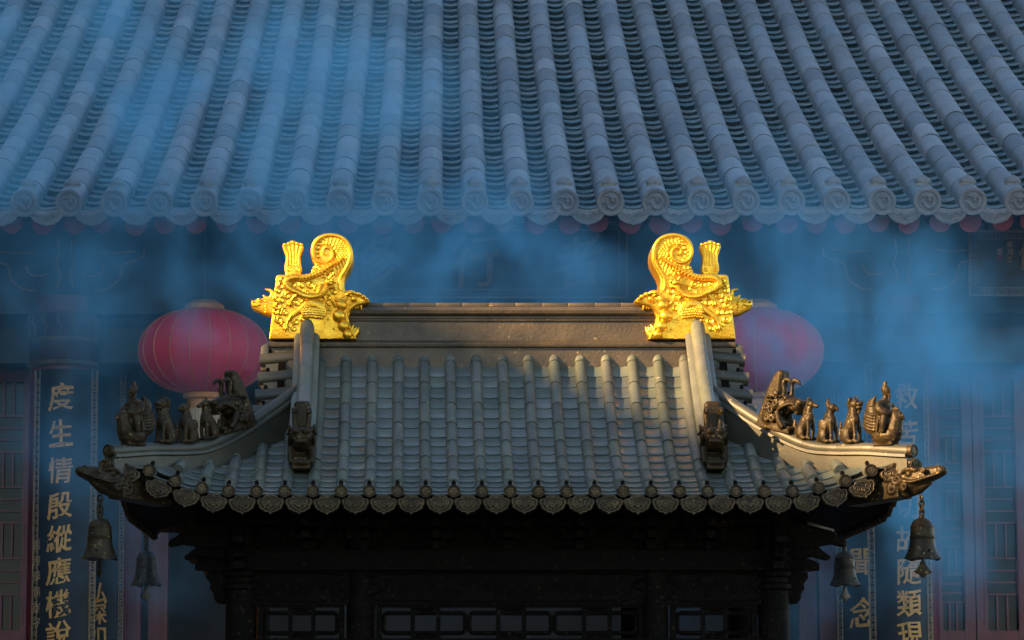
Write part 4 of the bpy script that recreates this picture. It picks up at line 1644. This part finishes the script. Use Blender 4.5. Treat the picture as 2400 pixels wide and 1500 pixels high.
def ridge_head():
    b = MB()
    b.prism([(.002, .10), (-.004, .20), (.004, .318), (.018, .330), (.040, .322), (.066, .285), (.088, .215), (.110, .11), (.128, .0), (-.04, .0), (-.05, .06)], -.040, .040, .012)
    b.ball((-.015, 0, .145), (.085, .056, .060))
    b.ball((.042, 0, .085), (.070, .056, .09))
    b.ball((-.085, 0, .160), (.064, .055, .040))
    b.ball((-.122, 0, .150), (.034, .053, .034))
    for s in (-1, 1):
        b.ball((-.142, s * .022, .176), (.021, .023, .019))
        b.ball((-.058, s * .040, .186), .016, 10, 7)
        b.ball((-.066, s * .044, .184), .009, 8, 6)
        b.tube(cr([(-.030, s * .030, .192), (-.034, s * .034, .225), (-.020, s * .036, .258), (-.032, s * .036, .284), (-.062, s * .036, .282), (-.080, s * .036, .266)], 4), [.014, .013, .013, .013, .011, .004], 9)
        for i in range(6):
            b.ball((-.045 + .018 * i, s * (.050 + .004 * i), .196 - .004 * i), .0075, 8, 6)
        for cx, czz, r in ((-.005, .150, .022), (.018, .110, .024), (.000, .066, .022), (.036, .060, .02), (.045, .165, .022), (.052, .120, .02)):
            sp = spiral(cx, czz, .005, r, 1.2, 1.0 + cx * 30, 14, s)
            b.tube([(x, s * .056, z) for x, z in sp], [.007, .007, .005], 7)
        b.tube(cr([(-.125, s * .044, .165), (-.09, s * .052, .160), (-.055, s * .058, .140), (-.03, s * .058, .115)], 4), [.008, .010, .011, .008], 8)
        b.tube(cr([(-.02, s * .050, .11), (-.045, s * .050, .06), (-.075, s * .044, .030)], 4), [.020, .018, .016], 8)
        b.ball((.002, s * .062, .205), (.022, .008, .014), rot=(0, -.5, 0))
    b.box((-.055, 0, .012), (.12, .085, .022))
    b.tube(cr([(-.10, -.042, .03), (-.118, 0, .034), (-.10, .042, .03)], 4), .014, 8)
    b.tube(cr([(-.135, -.03, .128), (-.145, 0, .128), (-.135, .03, .128)], 4), .010, 8)
    for i in range(5):
        b.ball((-.132, (i - 2) * .016, .116), (.006, .006, .010), 7, 5)
    return b


def corner_head():
    b = MB()
    b.box((.10, 0, -.005), (.30, .115, .115))
    b.ball((-.07, 0, .010), (.105, .062, .060))
    b.tube([(-.06, 0, .02), (-.15, 0, .030), (-.22, 0, .042), (-.265, 0, .046)], [.058, .050, .036, .026], 14)
    b.ball((-.268, 0, .044), (.026, .032, .024))
    b.tube([(-.04, 0, -.03), (-.13, 0, -.022), (-.20, 0, .004)], [.040, .032, .018], 12)
    for s in (-1, 1):
        b.ball((-.115, s * .044, .050), .018, 10, 7)
        b.tube(cr([(-.075, s * .050, .060), (-.115, s * .054, .072), (-.16, s * .044, .062)], 4), [.010, .012, .007], 8)
        b.tube(cr([(-.27, s * .024, .030), (-.20, s * .046, .016), (-.13, s * .056, .006), (-.08, s * .060, .020)], 4), [.007, .008, .009, .008], 8)
        for cx, czz, r in ((-.05, .03, .030), (-.02, -.015, .028), (-.085, -.012, .022), (0, .05, .026), (-.20, .052, .016)):
            sp = spiral(cx, czz, .006, r, 1.25, cx * 20, 14, s)
            b.tube([(x, s * .060, z) for x, z in sp], [.007, .007, .005], 7)
        b.ball((-.262, s * .020, .064), (.013, .011, .010))
        b.tube([(-.03, s * .036, .062), (.03, s * .04, .085)], [.012, .004], 7)
    b.ball((-.06, 0, .072), (.05, .018, .014))
    return b


FIG = {}
for kind in ('lion', 'fowl', 'hound'):
    FIG[kind] = remesh(quad_beast(kind), kind, 'bronze', .0036)
hen_mb, man_mb = rider_parts()
FIG['hen'] = remesh(hen_mb, 'hen', 'bronze', .004)
FIG['rider'] = remesh(man_mb, 'rider', 'bronze', .0036)
FIG['head'] = remesh(ridge_head(), 'head', 'bronze', .0042)
FIG['corner'] = remesh(corner_head(), 'corner_head', 'bronze', .005)


def hip_top(dd):
    """height of the hip ridge's crest, dd metres in from the corner"""
    return hip_z(dd) + .030


def hip_tilt(dd):
    return math.atan2(hip_top(dd + .04) - hip_top(dd - .04), .08 * math.sqrt(2))


LBL = {'lion': ('beast_statue', 'horned bronze lion beast sitting behind the rider', 'statue'),
       'fowl': ('beast_statue', 'crested bird-headed bronze beast, middle of three', 'statue'),
       'hound': ('beast_statue', 'long-snouted bronze hound sitting next to the dragon head', 'statue')}
for sx_ in (-1, 1):
    for sy in (-1, 1):
        if sy > 0:
            continue        # the rear figures are hidden by the roof
        face = math.atan2(sy, sx_) - math.pi          # -x of the model looks out over the corner
        for kind, dd, sc_ in (('lion', .222, .99), ('fowl', .335, .95), ('hound', .447, .93)):
            nm, lb, ct = LBL[kind]
            o = ob(nm, FIG[kind], None, label=lb + ', ' + SIDE[sx_], cat=ct, group=kind + ' figures on the hip ridges')
            o.matrix_world = (Matrix.Translation(PO + Vector((sx_ * (EX - dd), sy * (EY - dd), hip_top(dd) - .004)))
                              @ Matrix.Rotation(face, 4, 'Z') @ Matrix.Rotation(-hip_tilt(dd) * .35, 4, 'Y') @ Matrix.Diagonal((sc_ * .93, sc_ * .93, sc_ * 1.05, 1)))
        dd = .062
        r_ = ob('immortal_rider', None, loc=PO + Vector((sx_ * (EX - dd), sy * (EY - dd), hip_top(dd) - .010)), rot=(0, 0, face),
                label='robed bronze figure riding a hen at the hip ridge tip, ' + SIDE[sx_], cat='statue', group='riders on the hip ridges')
        ob('hen', FIG['hen'], r_)
        ob('robed_figure', FIG['rider'], r_)
        dd = .590
        o = ob('hip_dragon_head', FIG['head'], None, label='horned bronze dragon head behind the three beasts on the hip ridge, ' + SIDE[sx_], cat='statue',
               group='dragon heads on the hip ridges')
        o.matrix_world = (Matrix.Translation(PO + Vector((sx_ * (EX - dd), sy * (EY - dd), hip_top(dd) - .030)))
                          @ Matrix.Rotation(face, 4, 'Z') @ Matrix.Rotation(-hip_tilt(dd) * .5, 4, 'Y') @ Matrix.Scale(1.03, 4))
    # dragon head closing the descending gable ridge
    o = ob('gable_dragon_head', FIG['head'], None, label='horned bronze dragon head ending the steep gable ridge, ' + SIDE[sx_], cat='statue',
           group='dragon heads on the gable ridges')
    u = .435
    o.matrix_world = Matrix.Translation(PO + Vector((sx_ * GX, -(EY - u), zf(u) + .005))) @ Matrix.Rotation(R(90), 4, 'Z') @ Matrix.Diagonal((1.05, 1.12, 1.17, 1))
    for sy in (-1, 1):
        face = math.atan2(sy, sx_) - math.pi
        o = ob('corner_dragon_head', FIG['corner'], pav)
        o['label'] = 'dark bronze dragon head capping the corner beam'
        o.matrix_local = (Matrix.Translation(Vector((sx_ * (EX - .025), sy * (EY - .025), Z0 + .035))) @ Matrix.Rotation(face, 4, 'Z') @ Matrix.Rotation(R(5), 4, 'Y') @ Matrix.Diagonal((1.14, 1.08, 1.05, 1)))


# ================================================================ wind bells
def bell(x, y, z, label, group, turn):
    root = ob('wind_bell', None, loc=PO + Vector((x, y, z)), label=label, cat='bell', group=group)
    b = MB()
    prof = [(.093, 0), (.0905, .006), (.083, .020), (.0745, .042), (.068, .070), (.0645, .098), (.067, .100), (.0675, .104), (.0645, .107), (.067, .110), (.067, .114), (.064, .117), (.0615, .158),
            (.063, .160), (.063, .165), (.060, .168), (.053, .186), (.040, .201), (.020, .211), (.012, .213)]

    def sc2(r, z_, a, i):
        k = max(0.0, 1 - z_ / .05)
        w = abs(math.cos(2 * a + .6))
        return r * (1 + .05 * k * w), z_ - .014 * k * (1 - w)
    b.lathe(prof, 40, fn=sc2)
    b.lathe([(.087, .002), (.07, .04), (.058, .10), (.05, .16), (.01, .18)], 40, fn=sc2)
    for i in range(4):
        a = turn + i * math.pi / 2
        b.ball((.075 * math.cos(a), .075 * math.sin(a), .035), (.007, .007, .009), 8, 6, mi=1)
    b.tube([(0, 0, .208), (0, 0, .232)], [.017, .014], 10)
    tor = [(.011 * math.cos(t), 0, .242 + .016 * math.sin(t)) for t in [2 * math.pi * i / 16 for i in range(16)]]
    b.tube(tor, .006, 7, closed=True)
    ob('bell_body', b.mesh('bell_body', ['bronze', 'near_black']), root)
    for i in range(3):
        zc = .262 + .026 * i
        l = MB()
        l.tube([(.0135 * math.cos(t), 0, .0185 * math.sin(t)) for t in [2 * math.pi * i_ / 18 for i_ in range(18)]], .0055, 7, closed=True)
        ob('chain_link', l.mesh('chain_link', 'bronze'), root, (0, 0, zc), (0, 0, turn + (R(90) if i % 2 == 0 else 0)))
    c = MB()
    c.tube([(0, 0, .17), (0, 0, -.03)], .005, 6)
    hf = [(0, -.010), (.010, -.018), (.018, -.038), (.036, -.060), (.052, -.072), (.040, -.082), (.022, -.086), (.012, -.098), (0, -.106)]
    c.prism(hf + [(-a, z_) for a, z_ in hf[-2:0:-1]], -.005, .005, .001)
    ob('clapper', c.mesh('clapper', 'bronze'), root, rot=(0, 0, turn))


bz = Q(235, 1308, 16.91).z
for sx_, tn in ((-1, R(82)), (1, R(18))):
    bell(sx_ * 2.172, -1.512, bz, 'dark bronze wind bell under the near corner head, ' + SIDE[sx_], 'front wind bells', tn)
    bell(sx_ * 2.172, 1.512, bz, 'smoke-paled bronze wind bell under the far eave corner, ' + SIDE[sx_], 'rear wind bells', tn + R(30) * sx_)

# ================================================================ unseen halls added out of view to shade the court
def shade_caster(name, x0, x1, y0, y1, zw, zt, label):
    root = ob(name, None, loc=((x0 + x1) / 2, (y0 + y1) / 2, GZ), label=label, cat='building')
    w, l = x1 - x0, y1 - y0
    b = MB()
    b.box((0, 0, zw / 2), (w - 2.4, l - .2, zw))
    ob('wall', b.mesh('wall', 'plaster', smooth=0), root)
    r = MB()
    vs = []
    n = 8
    for i in range(n + 1):
        t = i / n
        z = zw - .5 + (zt - zw + .5) * t ** 1.35
        for s in (-1, 1):
            for yy in (-l / 2, l / 2):
                vs.append((s * w / 2 * (1 - t) + 0, yy, z))
    fs = []
    for i in range(n):
        o = i * 4
        fs += [(o, o + 1, o + 5, o + 4), (o + 2, o + 6, o + 7, o + 3), (o, o + 4, o + 6, o + 2), (o + 1, o + 3, o + 7, o + 5)]
    fs.append((0, 2, 3, 1))
    r.add(vs, fs)
    ro = ob('roof', r.mesh('roof', 'grey_roof', smooth=0), root)
    q = MB()
    q.box((0, 0, zt + .1), (.5, l, .7))
    ob('ridge', q.mesh('ridge', 'grey_roof', smooth=0), ro)
    for i in range(int(l / 3)):
        for s in (-1, 1):
            q = MB()
            q.box((0, 0, 0), (.1, 1.6, 2.4))
            ob('window', q.mesh('window', 'dark_wood', smooth=0), root, (s * (w / 2 - 1.19), -l / 2 + 2.4 + 3 * i, zw * .45))


shade_caster('low_shade_caster', -16.5, -7.5, 1.0, 12.9, 5.6, 9.24, 'low unseen ochre hall with grey roof, added to shade the pavilion')
shade_caster('tall_shade_caster', -26.6, -12.6, 13.2, 46.0, 18.0, 26.0, 'tall unseen ochre hall with grey roof, added to shade the temple')

# ================================================================ incense smoke
# a cloud of uneven density drifting between the pavilion and the hall
SMOKE = 0.19
x0, x1, y0, y1, z0, z1 = -6.2, 8.2, 19.0, 27.6, -1.2, 8.4
mat = bpy.data.materials.new('incense_smoke')
mat.use_nodes = True
nt = mat.node_tree
nt.nodes.remove(nt.nodes['Principled BSDF'])
pv = nt.nodes.new('ShaderNodeVolumePrincipled')
nt.links.new(pv.outputs[0], nt.nodes['Material Output'].inputs['Volume'])
pv.inputs['Color'].default_value = (0.20, 0.60, 0.88, 1)
pv.inputs['Density'].default_value = 1.0
M['smoke'] = mat
nt = bpy.data.node_groups.new('smoke_cloud', 'GeometryNodeTree')
nt.interface.new_socket('Geometry', in_out='OUTPUT', socket_type='NodeSocketGeometry')
pos = nt.nodes.new('GeometryNodeInputPosition').outputs[0]


def math_(op, a, b=None, c=None):
    n = nt.nodes.new('ShaderNodeMath')
    n.operation = op
    for i, v in enumerate((a, b, c)):
        if v is None:
            continue
        if isinstance(v, (int, float)):
            n.inputs[i].default_value = v
        else:
            nt.links.new(v, n.inputs[i])
    return n.outputs[0]


def vmath(op, a, b):
    n = nt.nodes.new('ShaderNodeVectorMath')
    n.operation = op
    for i, v in enumerate((a, b)):
        if isinstance(v, (tuple, Vector)):
            n.inputs[i].default_value = v
        else:
            nt.links.new(v, n.inputs[i])
    return n


def noise_(vec, scale, detail, rough=.58, dist=0.0, stretch=(1, 1, 1), off=(0, 0, 0)):
    v = vmath('ADD', vmath('MULTIPLY', vec, stretch).outputs[0], off).outputs[0]
    n = nt.nodes.new('ShaderNodeTexNoise')
    n.inputs['Scale'].default_value = scale
    n.inputs['Detail'].default_value = detail
    n.inputs['Roughness'].default_value = rough
    n.inputs['Distortion'].default_value = dist
    nt.links.new(v, n.inputs['Vector'])
    return n


def ramp_(v, a, b):
    n = nt.nodes.new('ShaderNodeMapRange')
    n.interpolation_type = 'SMOOTHSTEP'
    n.inputs['From Min'].default_value = a
    n.inputs['From Max'].default_value = b
    nt.links.new(v, n.inputs['Value'])
    return n.outputs[0]


PLUMES = (
    (900, 665, 23.4, 1.15, 1.1, .42, 2.4),
    (620, 620, 23.6, .9, 1.1, .5, .8),
    (230, 660, 23.6, .8, 1.1, .4, 1.0),
    (480, 750, 23.6, .9, 1.1, .4, 1.2),
    (1330, 680, 23.6, .9, 1.2, .35, .8),
    (1800, 660, 23.6, .7, 1.1, .5, 1.4),
    (2020, 820, 23.6, .95, 1.1, .6, 3.4),
    (2180, 980, 23.6, .8, 1.1, .6, 2.4),
    (2300, 1000, 23.6, .5, 1.1, .6, 1.0),
    (2110, 1160, 23.6, .5, 1.1, .7, 1.8),
    (1780, 800, 23.6, .5, 1.1, .5, 1.2),
    (290, 1080, 23.6, .45, 1.1, .8, 1.5),
    (420, 1000, 23.6, .6, 1.1, .6, .6),
    (1960, 1260, 23.6, .6, 1.1, .7, 1.2),
    (60, 120, 23.9, 1.4, 1.0, 1.2, 1.9),
    (420, 330, 23.9, .9, 1.0, .8, .9),
    (860, 290, 23.9, .8, 1.0, .8, 1.1),
    (700, 490, 23.9, 1.3, 1.0, .35, 1.0),
    (150, 490, 23.9, 1.0, 1.0, .3, .6),
    (342, 1340, 19.55, .30, .22, .34, 9.0),
    (1985, 1330, 19.55, .30, .22, .34, 1.6),
    (1200, 900, 23.8, 4.8, 1.6, 1.5, .09))
# bend the plumes with a slow swirl so that none keeps a regular shape
swirl = noise_(pos, .7, 3.0, .55, 0.0, (1, 1, 1), (11.0, 4.0, 2.5))
warp = vmath('MULTIPLY', vmath('SUBTRACT', swirl.outputs['Color'], (.5, .5, .5)).outputs[0], (1.6, .8, 1.6)).outputs[0]
wpos = vmath('ADD', pos, warp).outputs[0]
tot = None
for (px, py, Y, rx, ry, rz_, amp) in PLUMES:
    src = pos if Y < 20 else wpos
    d = vmath('MULTIPLY', vmath('SUBTRACT', src, P(px, py, Y)).outputs[0], (1 / rx, 1 / ry, 1 / rz_)).outputs[0]
    dot = vmath('DOT_PRODUCT', d, d).outputs['Value']
    e = math_('MULTIPLY', math_('EXPONENT', math_('MULTIPLY', dot, -1.0)), amp)
    tot = e if tot is None else math_('ADD', tot, e)
big = ramp_(noise_(wpos, .85, 6.0, .6, 1.2, (1.0, .5, .85), (5.3, 1.7, 9.1)).outputs['Fac'], .41, .66)
fine = noise_(wpos, 2.6, 5.0, .62, 1.6, (1.0, .6, .7), (3.1, 7.7, 1.3)).outputs['Fac']
fine = ramp_(fine, .30, .72)
amt = math_('MULTIPLY_ADD', math_('MULTIPLY', math_('POWER', big, 1.5), math_('MULTIPLY_ADD', fine, 1.6, .20)), 3.0, .03)
dens = math_('MULTIPLY', math_('MULTIPLY', tot, amt), SMOKE)
# fade out towards the faces of the cloud's box
sx3 = nt.nodes.new('ShaderNodeSeparateXYZ')
nt.links.new(pos, sx3.inputs[0])
for k, (a, b) in enumerate(((x0, x1), (y0, y1), (z0, z1))):
    m_ = .15 if k == 1 else .6
    dens = math_('MULTIPLY', dens, ramp_(sx3.outputs[k], a, a + m_))
    dens = math_('MULTIPLY', dens, ramp_(sx3.outputs[k], b, b - m_))
vc = nt.nodes.new('GeometryNodeVolumeCube')
nt.links.new(dens, vc.inputs['Density'])
vc.inputs['Min'].default_value = (x0, y0, z0)
vc.inputs['Max'].default_value = (x1, y1, z1)
for nm_, v in (('Resolution X', 190), ('Resolution Y', 84), ('Resolution Z', 128)):
    vc.inputs[nm_].default_value = v
sm_ = nt.nodes.new('GeometryNodeSetMaterial')
sm_.inputs['Material'].default_value = mat
go = nt.nodes.new('NodeGroupOutput')
nt.links.new(vc.outputs[0], sm_.inputs[0])
nt.links.new(sm_.outputs[0], go.inputs[0])
sm = MB()
sm.box(((x0 + x1) / 2, (y0 + y1) / 2, (z0 + z1) / 2), (x1 - x0, y1 - y0, z1 - z0))
so = ob('smoke', sm.mesh('smoke', 'smoke', smooth=0), kind='stuff')
so.modifiers.new('cloud', 'NODES').node_group = nt
